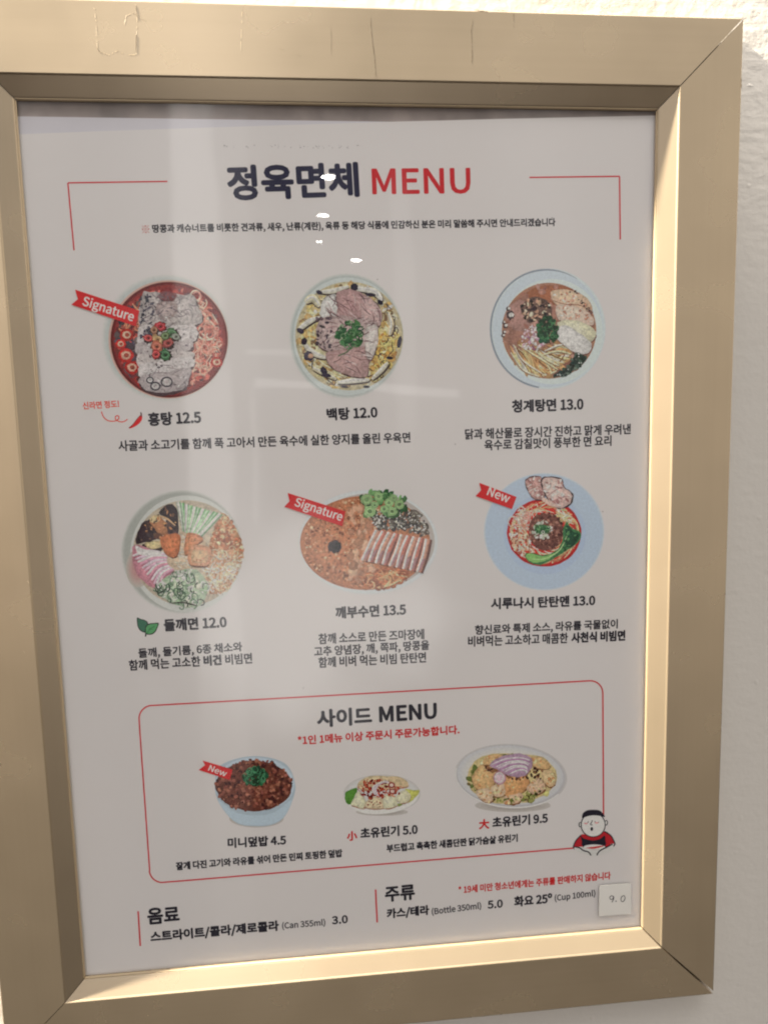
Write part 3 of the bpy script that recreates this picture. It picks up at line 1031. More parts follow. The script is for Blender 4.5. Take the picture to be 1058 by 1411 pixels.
for (pts, w) in (([(165, 505), (200, 470), (260, 430), (325, 410)], 42), ([(205, 590), (240, 640), (300, 680), (365, 705)], 46), ([(330, 225), (420, 215), (530, 185)], 40),
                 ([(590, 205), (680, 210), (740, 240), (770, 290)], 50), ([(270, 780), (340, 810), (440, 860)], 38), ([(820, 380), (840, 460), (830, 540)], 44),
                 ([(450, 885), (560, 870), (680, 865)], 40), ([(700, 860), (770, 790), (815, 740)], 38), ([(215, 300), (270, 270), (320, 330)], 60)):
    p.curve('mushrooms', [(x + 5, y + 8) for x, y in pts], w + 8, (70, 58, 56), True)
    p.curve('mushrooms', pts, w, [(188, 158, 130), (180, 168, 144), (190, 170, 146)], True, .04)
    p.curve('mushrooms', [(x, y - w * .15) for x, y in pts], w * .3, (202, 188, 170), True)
for cx, cy, rx, ry, a in ((180, 508, 30, 18, .5), (208, 585, 22, 26, .3), (572, 190, 26, 30, 0), (318, 228, 24, 16, .4), (690, 245, 40, 14, .1), (350, 800, 22, 34, -.5), (240, 690, 38, 36, .2), (900, 590, 16, 46, .2),
                          (370, 830, 36, 14, .2), (760, 300, 24, 16, .7), (830, 705, 26, 12, .1), (500, 915, 30, 8, .1), (660, 915, 24, 10, 0)):
    p.ell('mushroom_caps', cx, cy, rx, ry, (50, 46, 54), a, wob=.12, j=.15)
p.ell('mushroom_caps', 255, 690, 20, 18, (150, 118, 96), wob=.1)
for s, c in (([(350, 275), (430, 240), (460, 330), (440, 420), (360, 420), (320, 380)], (172, 166, 158)),
             ([(440, 240), (520, 205), (610, 225), (690, 290), (690, 390), (560, 420), (450, 420), (450, 330)], (146, 116, 112)),
             ([(640, 260), (740, 310), (770, 420), (740, 480), (640, 450), (620, 380)], (160, 134, 128)),
             ([(320, 430), (450, 400), (600, 410), (730, 440), (740, 560), (700, 640), (560, 650), (400, 660), (300, 600)], (158, 136, 130)),
             ([(370, 670), (500, 640), (650, 620), (720, 650), (680, 740), (660, 840), (560, 840), (400, 770)], (150, 122, 116)),
             ([(660, 470), (740, 480), (740, 600), (690, 720), (650, 650)], (170, 158, 150))):
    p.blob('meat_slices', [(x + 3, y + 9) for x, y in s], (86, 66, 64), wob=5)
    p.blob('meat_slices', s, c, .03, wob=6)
p.strands('meat_slices', 130, C2, bbox(core), 90, 6, [(120, 92, 90), (158, 136, 130), (104, 78, 78), (166, 146, 140), (86, 66, 68)], lambda x, y: .7 if y < 420 else (.1 if y > 640 else -.4), .12)
p.grains('meat_slices', 60, lambda x, y: 295 < x < 410 and 410 < y < 650, (295, 410, 410, 650), (6, 18), [(60, 52, 58), (86, 70, 74), (160, 140, 134)], .15, (.3, .8))
G2 = inell(540, 530, 95, 95)
p.grains('garnish', 30, G2, (440, 430, 640, 630), (16, 34), [(44, 70, 50), (56, 84, 56)], .15)
p.curls('garnish', 36, G2, (440, 430, 640, 630), (12, 28), 8, [(72, 104, 68), (40, 60, 46), (92, 118, 84)])
p.curve('garnish', [(455, 690), (520, 660), (560, 610)], 9, (70, 88, 66))
p.build('dish_picture', 'clear beef soup ringed with mushrooms')

# 3 chicken noodle soup in grey bowl
p = Pic(660, 360, 5.568, 23)
p.shade = .16
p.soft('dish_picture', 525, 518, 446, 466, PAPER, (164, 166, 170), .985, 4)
p.ring('dish_picture', 512, 518, 424, 452, 14, (112, 116, 122), 0, 0, 1.7, 5.3, 40)
p.ell('dish_picture', 527, 520, 424, 448, (158, 161, 167), k=60)
p.ell('dish_picture', 560, 540, 388, 404, (166, 168, 174), k=60)
p.soft('broth', 535, 533, 362, 368, (150, 108, 86), (136, 98, 84), .9, 4)
E3 = inell(535, 533, 350, 356)
p.ell('broth', 560, 260, 190, 78, (132, 84, 62), wob=.05); p.ell('broth', 320, 420, 120, 120, (142, 108, 98), wob=.06); p.ell('broth', 640, 760, 130, 110, (118, 78, 66), wob=.06)
p.grains('broth', 60, E3, (180, 170, 890, 890), (10, 30), [(146, 106, 92), (126, 86, 74), (152, 116, 102)], .06)
for cx, cy, r in ((222, 365, 16), (186, 470, 12), (182, 570, 14), (240, 415, 30), (200, 495, 18), (190, 545, 14)):
    p.ell('scallops', cx, cy, r, r * 1.1, (64, 52, 52), wob=.2); p.ell('scallops', cx + 6, cy - 4, r * .7, r * .6, (190, 170, 160), wob=.2)
N3 = inpoly([(230, 640), (330, 620), (440, 660), (600, 620), (720, 690), (700, 740), (620, 830), (500, 890), (380, 880), (280, 800)])
p.grains('noodles', 60, N3, (230, 620, 720, 890), (16, 40), [(156, 120, 84), (128, 92, 66)], .1)
p.strands('noodles', 190, N3, (230, 620, 720, 890), 280, 15, [(196, 170, 128), (184, 150, 106), (204, 184, 146), (160, 120, 80), (110, 78, 56)], lambda x, y: .95 if x < 420 else (.5 if x < 520 else -.15), .1)
for pts in ([(260, 640), (330, 760), (480, 860)], [(300, 640), (420, 720), (600, 830)], [(240, 700), (330, 830), (460, 885)], [(430, 690), (520, 760), (610, 800), (590, 770)], [(480, 720), (600, 690), (700, 710)], [(500, 690), (590, 650), (640, 640)]):
    p.curve('noodles', pts, 16, [(206, 184, 144), (196, 168, 124)], True, .05)
    p.curve('noodles', [(x + 3, y + 10) for x, y in pts], 5, (104, 72, 54), True)
for pts, c in (([(545, 240), (640, 215), (760, 240), (840, 300), (860, 380), (760, 370), (600, 340)], (184, 146, 122)),
               ([(590, 345), (680, 335), (800, 370), (870, 430), (870, 490), (760, 480), (610, 450)], (190, 156, 140)),
               ([(595, 470), (720, 450), (840, 490), (895, 560), (850, 620), (760, 580), (640, 520)], (186, 166, 140)),
               ([(580, 530), (660, 490), (780, 560), (860, 630), (840, 700), (760, 710), (660, 650), (590, 590)], (194, 182, 162))):
    p.blob('chicken_slices', [(x + 3, y + 9) for x, y in pts], (108, 76, 66), wob=2)
    p.blob('chicken_slices', pts, c, .02, wob=3)
p.grains('chicken_slices', 70, inpoly([(560, 240), (760, 240), (860, 380), (860, 470), (620, 440)]), (550, 230, 870, 480), (6, 18), [(170, 128, 108), (202, 170, 152), (154, 108, 90)], .08, (.3, .7))
p.curve('chicken_slices', [(560, 300), (660, 330), (780, 340), (850, 390)], 7, (120, 82, 70), True)
p.grains('chicken_slices', 20, lambda x, y: abs((x - 700) - (y - 220) * 1.0) < 25 and y > 210, (690, 210, 870, 420), (5, 11), [(70, 56, 54)], .2)
ch = [(310, 350), (370, 300), (450, 270), (530, 320), (555, 410), (470, 440), (380, 470), (340, 420)]
p.blob('char_pork', ch, (96, 74, 66), wob=6)
p.grains('char_pork', 90, inpoly(ch), bbox(ch), (7, 22), [(56, 44, 44), (150, 118, 96), (178, 152, 128), (84, 62, 54), (44, 38, 40)], .15, (.4, .9))
on = inell(410, 590, 95, 95)
p.grains('onion', 110, on, (315, 490, 510, 690), (6, 17), [(184, 160, 164), (150, 108, 124), (196, 180, 180), (124, 80, 96), (168, 140, 140)], .1, (.4, 1))
gr = inell(520, 525, 78, 105)
p.grains('garnish', 80, gr, (440, 415, 600, 635), (12, 26), [(36, 64, 46), (46, 80, 54), (30, 50, 40)], .15)
p.curls('garnish', 40, gr, (440, 415, 600, 635), (9, 18), 6, [(64, 100, 66), (28, 46, 38)])
sw = [(560, 890), (600, 850), (680, 810), (740, 700), (820, 735), (770, 810), (660, 880)]
p.blob('seaweed', sw, (44, 52, 48), wob=7)
p.grains('seaweed', 50, inpoly(sw), bbox(sw), (8, 20), [(34, 44, 42), (58, 70, 60), (80, 88, 78)], .15)
p.grains('seaweed', 8, inpoly(sw), bbox(sw), (5, 9), [(176, 170, 160)], .1)
p.build('dish_picture', 'chicken noodle soup in a grey bowl')

# 4 vegetable bibim noodles with tofu
p = Pic(155, 660, 5.29, 24)
p.shade = .16
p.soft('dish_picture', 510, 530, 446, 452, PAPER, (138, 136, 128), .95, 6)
p.ell('dish_picture', 540, 545, 408, 425, (164, 160, 152), k=60)
p.soft('dish_picture', 190, 650, 90, 140, (150, 140, 130), (154, 118, 112), .5, 5)
p.ell('sauce', 545, 540, 395, 385, (166, 150, 130), k=56)
E4 = inell(550, 540, 398, 390)
rn = [(720, 430), (790, 250), (870, 310), (940, 450), (950, 560), (900, 720), (800, 830), (690, 820), (690, 640)]
I4 = both(E4, inpoly(rn))
p.blob('noodles', rn, (164, 122, 92), wob=5)
p.grains('noodles', 130, both(I4, lambda x, y: y < 570), bbox(rn), (9, 24), [(170, 112, 82), (150, 88, 62), (184, 134, 102), (196, 156, 124), (128, 74, 56)], .1)
p.curls('noodles', 90, I4, bbox(rn), (10, 28), 7, [(150, 92, 66), (196, 152, 118), (120, 74, 56)])
p.curls('noodles', 150, both(I4, lambda x, y: y > 540), bbox(rn), (12, 34), 8, [(202, 174, 144), (184, 148, 116), (160, 118, 88), (206, 182, 156)])
for i in range(11):
    a = -1.95 + i * .125
    c = [(156, 178, 138), (104, 140, 98), (172, 188, 152), (124, 158, 112)][i % 4]
    x0, y0 = 560 + i * 8 - 30, 400 + i * 5; r = R.uniform(.95, 1.05)
    x1, y1 = 480 + i * 31, 165 + i * 9
    p.stroke('cucumber', seg((x0, y0), (x1, y1), 6), 34, c, False, .05)
    p.stroke('cucumber', seg((x0 + 10, y0), (x1 + 12, y1), 6), 7, (70, 110, 70), False, .1)
    p.stroke('cucumber', seg((x0 - 6, y0), (x1 - 7, y1), 6), 6, (190, 202, 172), False, .05)
for s, c in (([(175, 470), (185, 390), (230, 310), (300, 330), (330, 430), (250, 460)], (54, 44, 46)), ([(345, 250), (380, 195), (440, 185), (478, 250), (480, 400), (420, 370), (400, 290)], (56, 48, 50)),
             ([(270, 300), (330, 260), (400, 330), (420, 390), (350, 410), (300, 350)], (140, 96, 70)), ([(275, 290), (330, 258), (350, 300), (290, 320)], (178, 146, 110)),
             ([(390, 300), (460, 330), (480, 400), (420, 410)], (74, 60, 58)), ([(210, 490), (280, 450), (360, 460), (365, 520), (290, 535), (220, 520)], (48, 38, 40)),
             ([(240, 470), (320, 450), (365, 465), (345, 500), (270, 505)], (186, 154, 114)), ([(300, 430), (350, 440), (370, 420), (330, 390)], (84, 58, 50))):
    p.blob('shiitake', s, c, .04, wob=4)
p.grains('shiitake', 70, inpoly([(175, 470), (230, 310), (380, 195), (478, 250), (480, 410), (300, 450)]), (175, 190, 480, 470), (6, 16), [(60, 50, 52), (90, 66, 56), (168, 118, 82), (44, 38, 42)], .12, (.3, .8))
p.curve('shiitake', [(345, 270), (400, 290), (460, 340)], 14, (168, 132, 100), True)
p.blob('radish', [(165, 480), (330, 530), (400, 560), (450, 650), (380, 800), (330, 810), (200, 720), (150, 590)], (164, 112, 118), wob=4)
for i in range(12):
    t = i / 11
    a = (150 + 190 * t, 560 + 240 * t + R.uniform(-8, 8)); b = (390 + 60 * t, 545 + 110 * t)
    mid = ((a[0] + b[0]) / 2 - 20 * t, (a[1] + b[1]) / 2 - 20 + R.uniform(-6, 6))
    p.curve('radish', [a, mid, b], 26, [(198, 152, 158), (188, 138, 146), (206, 168, 170), (176, 118, 128)][i % 4], True, .04)
    p.curve('radish', [(a[0] + 4, a[1] + 14), (mid[0] + 4, mid[1] + 14), (b[0], b[1] + 12)], 6, (132, 72, 86), True)
p.blob('radish', [(170, 485), (260, 520), (360, 540), (320, 560), (200, 550)], (192, 168, 164), wob=4)
gl = [(310, 790), (440, 690), (560, 650), (650, 690), (700, 800), (640, 920), (500, 930), (380, 870)]
p.blob('greens', gl, (150, 158, 134), wob=7)
p.grains('greens', 90, inpoly(gl), bbox(gl), (10, 30), [(172, 176, 150), (130, 146, 116), (186, 186, 158), (112, 128, 104)], .08, (.4, 1))
p.curls('greens', 60, inpoly(gl), bbox(gl), (12, 36), 8, [(48, 60, 50), (66, 86, 66), (84, 104, 82), (190, 192, 168)])
p.curve('greens', [(430, 905), (520, 900), (620, 925)], 12, (60, 62, 54), True)
p.curve('greens', [(310, 790), (340, 830), (400, 800)], 12, (50, 56, 50), True)
p.blob('sauce', [(400, 590), (480, 400), (560, 400), (700, 480), (690, 630), (560, 650), (470, 660)], (170, 148, 124), wob=3)
p.strands('sauce', 60, inpoly([(410, 590), (490, 400), (560, 400), (690, 620), (470, 660)]), (400, 400, 700, 660), 90, 6, [(190, 172, 148), (150, 128, 106), (198, 182, 160)], lambda x, y: .4, .2)
for s, c in (([(350, 440), (420, 400), (495, 410), (480, 540), (440, 570), (380, 530)], (164, 98, 66)), ([(540, 400), (620, 400), (660, 440), (610, 480), (560, 540), (525, 540)], (168, 112, 84)), ([(575, 490), (720, 505), (705, 620), (630, 635), (555, 610)], (186, 130, 102))):
    p.blob('tofu', [(x + 3, y + 9) for x, y in s], (96, 62, 48), wob=2)
    p.blob('tofu', s, c, .02, wob=4)
    cx = sum(a for a, _ in s) / len(s); cy = sum(b for _, b in s) / len(s)
    p.blob('tofu', [(cx + (x - cx) * .7, cy + (y - cy) * .66) for x, y in s], tuple(min(255, k * 1.09) for k in c), .02, wob=5)
    p.grains('tofu', 22, inpoly(s), bbox(s), (5, 14), [tuple(k * .86 for k in c), tuple(min(255, k * 1.12) for k in c)], .05, (.3, .8))
p.build('dish_picture', 'vegetable noodles with tofu, cucumber and pink radish')

# 5 sesame noodles, oval, with pork
p = Pic(390, 660, 4.6, 25)
p.shade = .16
p.soft('dish_picture', 540, 400, 445, 335, PAPER, (168, 166, 166), .97, 4)
p.ell('dish_picture', 560, 395, 400, 305, (150, 140, 132), k=60)
p.ell('sauce', 520, 405, 412, 298, (158, 104, 76), k=60)
E5 = inell(520, 405, 394, 282)
full = (110, 110, 930, 700)
p.grains('sauce', 720, both(E5, lambda x, y: x < 620), full, (5, 12), [(176, 124, 92), (136, 84, 60), (190, 144, 114), (112, 68, 50), (164, 110, 80)], .07, (.6, 1))
p.grains('sauce', 60, both(inell(520, 405, 370, 255), lambda x, y: 420 < x < 560), full, (14, 34), [(176, 134, 108), (148, 104, 80)], .06)
nd = inpoly([(520, 610), (640, 560), (810, 590), (780, 650), (620, 700), (520, 690)])
p.grains('noodles', 50, nd, (520, 560, 810, 700), (10, 26), [(150, 92, 64), (116, 70, 52)], .1)
p.strands('noodles', 90, nd, (520, 560, 810, 700), 110, 10, [(190, 128, 94), (170, 104, 74), (204, 150, 114), (122, 70, 52)], lambda x, y: -.2, .4)
sb = inpoly([(540, 230), (700, 170), (830, 170), (905, 260), (920, 370), (760, 320), (580, 310)])
p.grains('sesame', 90, both(inell(540, 400, 400, 290), sb), full, (12, 26), [(74, 66, 60), (90, 82, 74), (60, 56, 54)], .1)
p.grains('sesame', 230, both(inell(540, 400, 400, 290), sb), full, (4, 9), [(176, 168, 150), (50, 48, 48), (132, 124, 110), (190, 184, 168)], .12, (.4, .8))
sg = inpoly([(490, 110), (540, 85), (660, 80), (770, 120), (770, 210), (690, 240), (600, 210), (520, 230)])
p.grains('scallion', 60, sg, (480, 80, 780, 240), (14, 32), [(64, 92, 58), (48, 76, 50), (92, 122, 78)], .12)
for cx, cy, r in ((530, 130, 38), (550, 205, 38), (605, 110, 30), (690, 205, 32), (670, 150, 30), (735, 160, 32), (640, 190, 26), (580, 165, 24), (700, 120, 26)):
    p.ell('scallion', cx, cy, r, r * .95, (134, 150, 108), wob=.12, j=.10)
    p.ring('scallion', cx, cy, r * .7, r * .64, 7, (108, 134, 90), j=.1)
    p.ell('scallion', cx, cy, r * .36, r * .34, (88, 108, 74), wob=.1, j=.1)
for i in range(9):
    t = i / 8
    a = (598 + 315 * t, 322 + 56 * t); b = (505 + 350 * t, 515 + 72 * t)
    bend = R.uniform(-8, 8)
    mid = ((a[0] + b[0]) / 2 + bend, (a[1] + b[1]) / 2)
    p.curve('pork_slices', [(a[0] + 12, a[1] + 4), (mid[0] + 14, mid[1] + 4), (b[0] + 12, b[1] + 6)], 40, (94, 62, 56), False)
    p.curve('pork_slices', [a, mid, b], 38, [(178, 120, 100), (166, 100, 86)][i % 2], False, .03)
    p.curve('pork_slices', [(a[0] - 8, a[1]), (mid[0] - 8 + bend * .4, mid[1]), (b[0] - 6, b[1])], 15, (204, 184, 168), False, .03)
    p.curve('pork_slices', [(mid[0] + 6, mid[1] + 20), ((mid[0] + b[0]) / 2 + 8, (mid[1] + b[1]) / 2), (b[0] + 8, b[1] - 4)], 16, (132, 98, 98), True, .05)
p.ell('black_sesame', 328, 428, 40, 40, (46, 42, 44), wob=.12)
p.grains('black_sesame', 50, inell(328, 428, 38, 38), (285, 385, 370, 470), (7, 13), [(40, 36, 40), (56, 50, 52)], .1)
p.build('dish_picture', 'oval plate of sesame noodles with pork slices')

# 6 soupless noodles on light blue plate
p = Pic(650, 640, 5.29, 26)
p.shade = .16
p.soft('dish_picture', 525, 490, 438, 428, (164, 163, 162), (147, 154, 168), .975, 4)
p.ell('dish_picture', 530, 510, 300, 290, (142, 150, 163), k=50)
p.ell('sauce', 525, 498, 270, 248, (158, 40, 40), k=50, wob=.01)
p.ell('sauce', 525, 498, 254, 234, (172, 52, 46), k=50, wob=.01)
E6 = inell(525, 498, 250, 230)
fb = (275, 265, 780, 730)
p.strands('noodles', 130, both(E6, without(lambda x, y: True, inell(540, 490, 130, 140))), fb, 140, 12, [(198, 168, 130), (180, 140, 102), (206, 182, 146), (160, 100, 76)], lambda x, y: math.atan2(y - 490, x - 540) + 1.57, .22)
p.curls('noodles', 24, both(E6, lambda x, y: x < 420 and y < 440), fb, (20, 60), 9, [(182, 120, 108), (200, 154, 136)])
p.strands('noodles', 40, both(E6, lambda x, y: x > 580 and y < 420), fb, 100, 12, [(206, 178, 138), (188, 150, 108)], lambda x, y: .3, .2)
p.grains('peanuts', 170, both(E6, inpoly([(265, 470), (330, 450), (400, 520), (450, 620), (440, 680), (340, 670), (270, 580)])), fb, (6, 15), [(194, 166, 140), (172, 130, 104), (204, 184, 160), (136, 70, 58)], .1, (.5, 1))
mc = inell(540, 490, 128, 138)
p.ell('minced_meat', 540, 490, 128, 138, (100, 64, 56), wob=.05)
p.grains('minced_meat', 190, mc, (410, 350, 670, 630), (6, 14), [(122, 82, 70), (82, 52, 48), (142, 100, 84), (70, 44, 42)], .1)
p.grains('garnish', 60, inell(510, 478, 74, 66), (430, 410, 590, 550), (6, 18), [(176, 172, 156), (150, 150, 132), (190, 186, 172)], .08, (.3, .8))
p.ell('garnish', 510, 472, 54, 36, (58, 92, 60), wob=.12)
p.curls('garnish', 16, inell(510, 472, 52, 34), (450, 430, 570, 515), (8, 20), 6, [(40, 70, 48), (92, 128, 84)])
p.ring('garnish', 516, 494, 10, 10, 6, (176, 190, 150))
p.blob('bok_choy', [(690, 415), (720, 460), (792, 500), (770, 570), (700, 620), (640, 660), (520, 725), (430, 720), (385, 660), (420, 645), (520, 660), (610, 630), (655, 560), (665, 470)], (58, 96, 62), wob=3)
p.blob('bok_choy', [(690, 430), (740, 490), (785, 510), (750, 580), (690, 600), (680, 520)], (40, 66, 50), wob=4)
p.blob('bok_choy', [(390, 665), (430, 650), (520, 668), (600, 650), (560, 690), (490, 715), (430, 708)], (112, 148, 86), wob=3)
p.curve('bok_choy', [(430, 690), (540, 685), (640, 620), (690, 520)], 9, (140, 168, 112), True)
p.grains('bok_choy', 24, inpoly([(690, 430), (785, 505), (700, 610), (650, 640)]), (640, 420, 790, 650), (6, 16), [(34, 60, 46), (74, 112, 72)], .1, (.3, .7))
for s, c in (([(385, 130), (420, 90), (500, 88), (520, 160), (530, 240), (470, 262), (420, 220)], (160, 124, 116)), ([(500, 110), (550, 88), (650, 100), (670, 160), (735, 215), (720, 290), (640, 325), (570, 280), (520, 200)], (178, 146, 136))):
    p.blob('pork_slices', [(x, y) for x, y in s], (62, 48, 50), wob=3)
    cx = sum(a for a, _ in s) / len(s); cy = sum(b for _, b in s) / len(s) + 6
    p.blob('pork_slices', [(cx + (x - cx) * .93, cy + (y - cy) * .93) for x, y in s], c, .02, wob=4)
    p.grains('pork_slices', 40, inpoly([(cx + (x - cx) * .85, cy + (y - cy) * .85) for x, y in s]), bbox(s), (8, 22), [(190, 160, 150), (150, 112, 104), (200, 176, 166), (132, 92, 88)], .06, (.25, .6))
p.blob('pork_slices', [(505, 255), (540, 245), (620, 310), (660, 322), (560, 295)], (186, 150, 136), wob=3)
p.curve('pork_slices', [(540, 240), (600, 190), (660, 160)], 6, (142, 100, 96), True); p.curve('pork_slices', [(580, 270), (650, 240), (720, 230)], 6, (142, 100, 96), True)
p.build('dish_picture', 'red noodles with bok choy on a light blue plate')

# 7 small rice bowl with minced pork
p = Pic(270, 1020, 3.206, 27)
p.shade = .16
p.soft('dish_picture', 268, 345, 120, 40, (150, 140, 132), (132, 122, 114), .7, 4)
p.blob('dish_picture', [(85, 190), (110, 110), (250, 70), (390, 100), (438, 190), (425, 270), (385, 345), (330, 375), (260, 380), (190, 370), (140, 330), (95, 260)], (138, 146, 150), wob=0, sub=6)
p.ell('dish_picture', 260, 195, 176, 120, (152, 158, 162), k=44)
p.blob('dish_picture', [(100, 265), (180, 320), (270, 332), (350, 316), (425, 262), (385, 340), (330, 370), (260, 375), (190, 366), (140, 326)], (148, 156, 160), wob=0, sub=6)
p.ell('minced_pork', 256, 202, 168, 112, (90, 54, 46), wob=.02, k=44)
p.grains('minced_pork', 420, inell(256, 198, 168, 116), (85, 80, 430, 318), (5, 12), [(116, 70, 58), (82, 48, 42), (136, 88, 70), (62, 38, 36), (104, 60, 50)], .12, (.6, 1))
p.grains('garnish', 60, inell(262, 160, 54, 38), (205, 120, 320, 205), (7, 16), [(36, 70, 50), (46, 88, 60), (28, 54, 42)], .12)
p.curls('garnish', 26, inell(262, 160, 48, 32), (205, 120, 320, 205), (8, 18), 4, [(64, 108, 76), (30, 56, 44)])
p.build('dish_picture', 'small bowl of rice under minced pork')

# 8 small plate of chicken
p = Pic(460, 1050, 7.557, 28)
p.shade = .16
p.soft('dish_picture', 500, 520, 270, 40, (152, 143, 135), (136, 126, 118), .6, 4)
p.soft('dish_picture', 500, 330, 400, 200, (158, 150, 144), (166, 160, 154), .9, 4)
p.blob('dish_picture', [(115, 420), (250, 480), (450, 492), (650, 470), (800, 420), (885, 320), (840, 420), (700, 500), (520, 540), (320, 535), (200, 480)], (184, 180, 182), wob=0, sub=5)
p.blob('greens', [(115, 330), (160, 290), (240, 270), (230, 350), (180, 440), (125, 420)], (74, 110, 50), wob=5)
p.blob('greens', [(740, 290), (800, 290), (890, 300), (840, 380), (760, 420)], (160, 156, 84), wob=5)
p.blob('greens', [(620, 440), (720, 430), (680, 465)], (110, 116, 66), wob=3)
for s in ([(180, 430), (250, 310), (320, 380), (330, 480), (210, 460)], [(320, 470), (380, 370), (500, 380), (520, 480)], [(520, 480), (520, 360), (620, 330), (660, 430), (630, 470)], [(660, 340), (740, 290), (800, 350), (770, 410), (700, 430), (650, 390)],
          [(240, 250), (330, 160), (560, 145), (720, 170), (770, 250), (600, 280), (350, 300)]):
    p.blob('chicken', [(x + 4, y + 8) for x, y in s], (140, 104, 84), wob=3)
    p.blob('chicken', s, [(188, 160, 130), (182, 150, 118), (194, 170, 142)], .03, wob=5)
rd = inpoly([(270, 290), (320, 200), (460, 180), (560, 195), (640, 240), (730, 260), (680, 340), (500, 370), (330, 400), (300, 360)])
p.grains('chilli_sauce', 90, rd, (270, 180, 740, 400), (8, 24), [(132, 52, 40), (108, 40, 36), (156, 74, 54), (92, 34, 34)], .1, (.4, .9))
p.curls('chilli_sauce', 26, rd, (270, 180, 740, 400), (10, 30), 8, [(122, 44, 40), (160, 84, 66)])
p.grains('chilli_sauce', 14, inpoly([(300, 480), (330, 400), (550, 390), (540, 480)]), (300, 390, 550, 480), (5, 11), [(116, 44, 38)], .1)
for cx, cy, r in ((610, 305, 34), (600, 240, 36)):
    p.ell('onion', cx, cy, r, r * .85, (122, 48, 44), wob=.05); p.ell('onion', cx, cy, r * .6, r * .5, (190, 152, 140), wob=.05)
for k in range(4):
    p.curve('onion', [(470 - k * 14, 360 - k * 6), (440 - k * 12, 300), (455 - k * 12, 250), (520, 212 - k * 4), (570, 222 - k * 6)], 14, [(172, 142, 146), (188, 166, 166)][k % 2], True, .03)
p.build('dish_picture', 'small plate of chicken with red sauce')

# 9 large plate of chicken
p = Pic(620, 1010, 4.408, 29)
p.shade = .16
p.soft('dish_picture', 380, 440, 230, 40, (152, 143, 135), (138, 128, 120), .6, 4)
p.soft('dish_picture', 368, 262, 342, 196, (158, 150, 144), (150, 144, 142), .95, 5, rot=.06)
p.soft('dish_picture', 365, 258, 322, 180, (160, 155, 152), (170, 162, 152), .8, 5, rot=.06)
p.ring('dish_picture', 368, 262, 336, 190, 7, (180, 175, 174), .06, 0, .5, 3.3, 30)
p.blob('greens', [(105, 270), (150, 170), (260, 130), (420, 125), (560, 150), (640, 230), (630, 320), (540, 390), (380, 435), (240, 415), (140, 360)], (176, 156, 112), wob=5)
p.grains('greens', 90, without(inell(370, 280, 262, 150), inell(370, 260, 210, 110)), (105, 125, 640, 435), (9, 24), [(170, 162, 104), (120, 116, 70), (96, 84, 56), (184, 170, 124), (84, 92, 54)], .1)
for s in ([(140, 250), (200, 190), (270, 230), (260, 330), (190, 360), (140, 310)], [(160, 350), (230, 335), (265, 380), (240, 420), (180, 400)], [(330, 260), (420, 240), (480, 280), (460, 340), (390, 380), (325, 370)], [(330, 385), (420, 365), (445, 390), (400, 430), (330, 425)],
          [(250, 330), (320, 300), (330, 370), (270, 385)], [(470, 320), (540, 270), (580, 330), (540, 370), (480, 360)], [(560, 230), (620, 230), (640, 300), (600, 330), (565, 290)], [(220, 140), (300, 130), (340, 160), (260, 190), (200, 190)], [(480, 150), (560, 150), (610, 200), (560, 220), (500, 200)]):
    p.blob('chicken', [(x + 3, y + 7) for x, y in s], (118, 82, 58), wob=3)
    p.blob('chicken', s, [(186, 140, 100), (178, 128, 88), (190, 152, 116), (184, 148, 122)], .03, wob=4)
    p.grains('chicken', 9, inpoly(s), bbox(s), (6, 14), [(196, 156, 118), (164, 116, 80)], .05, (.4, .8))
p.grains('dark_sauce', 80, inpoly([(210, 190), (300, 200), (470, 180), (570, 230), (570, 290), (480, 270), (380, 290), (300, 240), (220, 230)]), (210, 180, 580, 300), (6, 17), [(70, 48, 42), (96, 66, 52), (54, 38, 36), (120, 84, 62)], .12)
p.grains('dark_sauce', 40, inpoly([(250, 380), (330, 400), (460, 370), (560, 350), (500, 400), (380, 430), (280, 425)]), (250, 350, 560, 430), (5, 12), [(60, 54, 38), (96, 100, 56), (130, 128, 74)], .1)
p.blob('onion', [(240, 190), (320, 140), (420, 125), (490, 150), (495, 210), (450, 260), (370, 265), (300, 230)], (150, 122, 136), wob=3)
for k in range(9):
    p.curve('onion', [(250 + k * 14, 192 + k * 7), (330 + k * 11, 160 + k * 8), (420 + k * 5, 150 + k * 10), (485 - k * 3, 165 + k * 10)], 10, [(186, 160, 172), (142, 104, 128), (198, 178, 184)][k % 3], True, .03)
p.ell('onion', 300, 272, 38, 42, (176, 146, 148), wob=.05); p.ring('onion', 298, 270, 24, 28, 7, (196, 172, 172)); p.ring('onion', 300, 272, 36, 38, 6, (142, 104, 110))
p.build('dish_picture', 'large plate of chicken topped with sliced onion')

# ------------------------------------------------------------------ printed cook at the corner of the side box
p = Pic(770, 1100, 9.618, 31, n0=.0002)
BK = (44, 42, 47)
p.blob('cook_emblem', [(185, 640), (215, 560), (290, 480), (430, 520), (590, 430), (680, 480), (740, 600), (700, 620), (610, 650), (520, 690), (400, 690), (300, 650)], PAPER, wob=0)
p.blob('shirt', [(190, 640), (225, 555), (290, 480), (360, 480), (440, 505), (540, 480), (600, 435), (670, 475), (735, 590), (690, 600), (620, 640), (470, 640), (310, 640), (230, 640)], (146, 44, 48), wob=0)
p.blob('apron', [(285, 500), (330, 530), (440, 555), (540, 535), (600, 490), (612, 560), (610, 620), (460, 615), (310, 630), (298, 570)], BK, wob=0)
p.curve('outline', [(185, 640), (220, 560), (290, 485)], 16, BK); p.curve('outline', [(595, 435), (680, 490), (730, 580), (735, 610), (710, 640)], 16, BK)
p.curve('outline', [(185, 640), (205, 675)], 18, BK)
p.ell('bowl', 465, 640, 152, 40, BK); p.ell('bowl', 465, 644, 142, 34, (190, 186, 180))
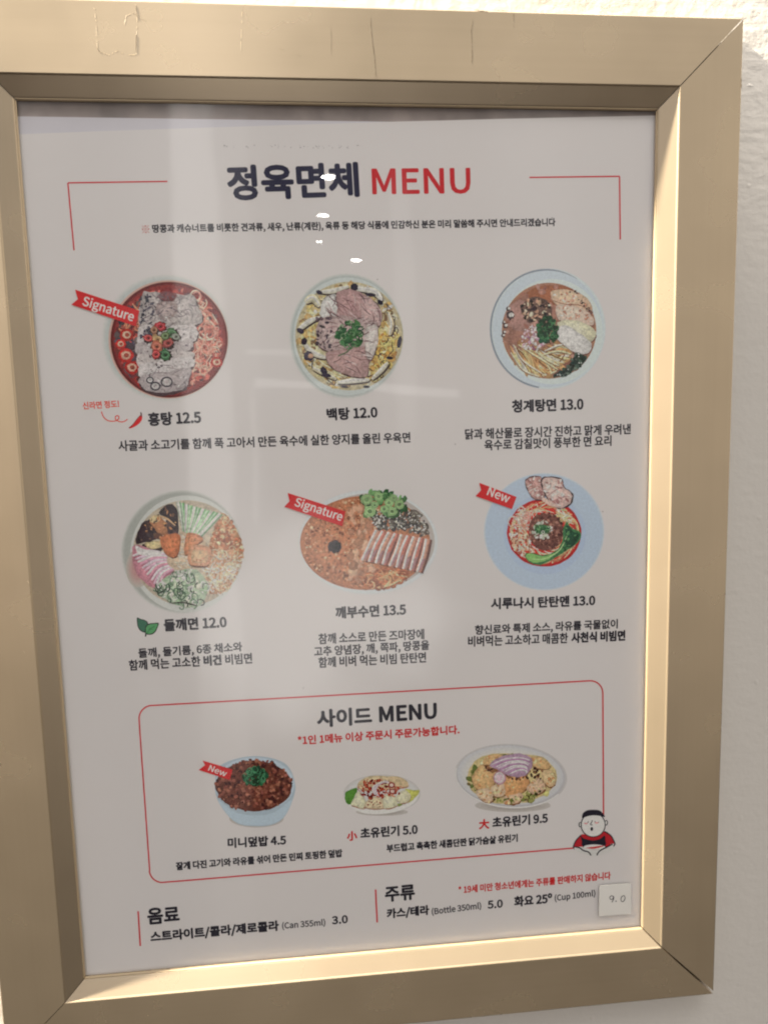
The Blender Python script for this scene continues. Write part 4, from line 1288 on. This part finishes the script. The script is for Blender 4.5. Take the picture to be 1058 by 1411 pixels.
p.blob('bowl', [(345, 655), (420, 645), (560, 625), (590, 632), (500, 660), (440, 668)], (160, 60, 58), wob=2)
p.blob('bowl', [(205, 650), (320, 650), (465, 690), (610, 655), (705, 612), (700, 700), (520, 760), (420, 760), (230, 700)], PAPER, wob=0)
p.curve('arms', [(205, 640), (270, 655), (320, 690), (385, 710), (420, 755)], 18, BK); p.curve('arms', [(705, 605), (620, 650), (550, 685), (510, 725), (500, 755)], 18, BK)
p.ell('ear', 275, 348, 20, 34, BK); p.ell('ear', 279, 348, 11, 24, (186, 184, 182)); p.ell('ear', 622, 322, 22, 36, BK); p.ell('ear', 620, 322, 12, 25, (186, 184, 182))
p.ell('face', 448, 350, 166, 166, BK, k=40); p.ell('face', 448, 350, 153, 153, (180, 177, 174), k=40)
p.blob('cap', [(305, 262), (312, 200), (370, 158), (450, 150), (530, 158), (580, 200), (602, 245), (520, 228), (440, 225), (360, 240)], BK, wob=0)
p.curve('closed_eye', [(332, 322), (352, 338), (375, 325), (385, 302)], 9, (78, 50, 54)); p.curve('closed_eye', [(468, 302), (485, 322), (508, 325), (520, 312)], 9, (78, 50, 54))
p.ell('cheek', 352, 332, 26, 9, (186, 120, 116)); p.ell('cheek', 496, 324, 26, 9, (186, 120, 116))
p.curve('nose', [(435, 288), (428, 318), (412, 338), (422, 352), (440, 348)], 11, BK)
p.ell('mouth', 430, 404, 18, 26, BK)
p.build('cook_emblem', 'small printed drawing of a cook in black cap and red shirt holding a bowl')

flush_text()

# ------------------------------------------------------------------ dirt specks along the sheet's top
p = Pic(0, 0, 1, 40)
for i in range(46):
    t = R.random() ** .7
    p.ell('dirt_specks', 505 - 260 * t * R.random() if i % 3 else R.uniform(380, 505), 200 + R.uniform(-2.2, 2.2) + 2, R.uniform(.4, 1.1), R.uniform(.3, .8), (120, 112, 110), k=6, wob=.2)
for x, y in ((627, 612), (830, 705), (418, 948), (60, 1170), (520, 385), (760, 300)):
    p.ell('dirt_specks', x, y, .9, .8, (110, 100, 96), k=6)
o = p.build('dirt_specks'); o['kind'] = 'stuff'

# ------------------------------------------------------------------ price sticker on the cover
bm = bmesh.new()
q = [P(x, y) for x, y in ((823.9, 1217.8), (866.7, 1214.8), (867.8, 1256.5), (823.4, 1260))]
a = [bm.verts.new(L(x, z, .00197)) for x, z in q]; b = [bm.verts.new(L(x, z, .00192)) for x, z in q]
bm.faces.new(list(reversed(a))); bm.faces.new(b)
for i in range(4):
    bm.faces.new((a[i], a[(i + 1) % 4], b[(i + 1) % 4], b[i]))
bmesh.ops.recalc_face_normals(bm, faces=bm.faces)
me = bpy.data.meshes.new('price_sticker'); bm.to_mesh(me); bm.free()
sticker = link('price_sticker', me, None, M_STICKER)
tag(sticker, 'small square white paper sticker with handwritten 9.0, lower right of the menu', 'price sticker')
p = Pic(780, 1150, 3.806, 41, n0=.00199)
HW = (40, 38, 42)
p.curve('handwriting', [(241, 315), (230, 312), (221, 320), (225, 330), (236, 328), (242, 316), (240, 330), (232, 346)], 3.4, HW, False)
p.ell('handwriting', 254, 340, 3.4, 3.2, HW)
p.curve('handwriting', [(296, 310), (284, 316), (279, 330), (284, 342), (295, 338), (301, 322), (296, 310)], 3.4, HW, False)
V, F, C = p.parts['handwriting']
finish('handwriting', V, F, C, sticker)
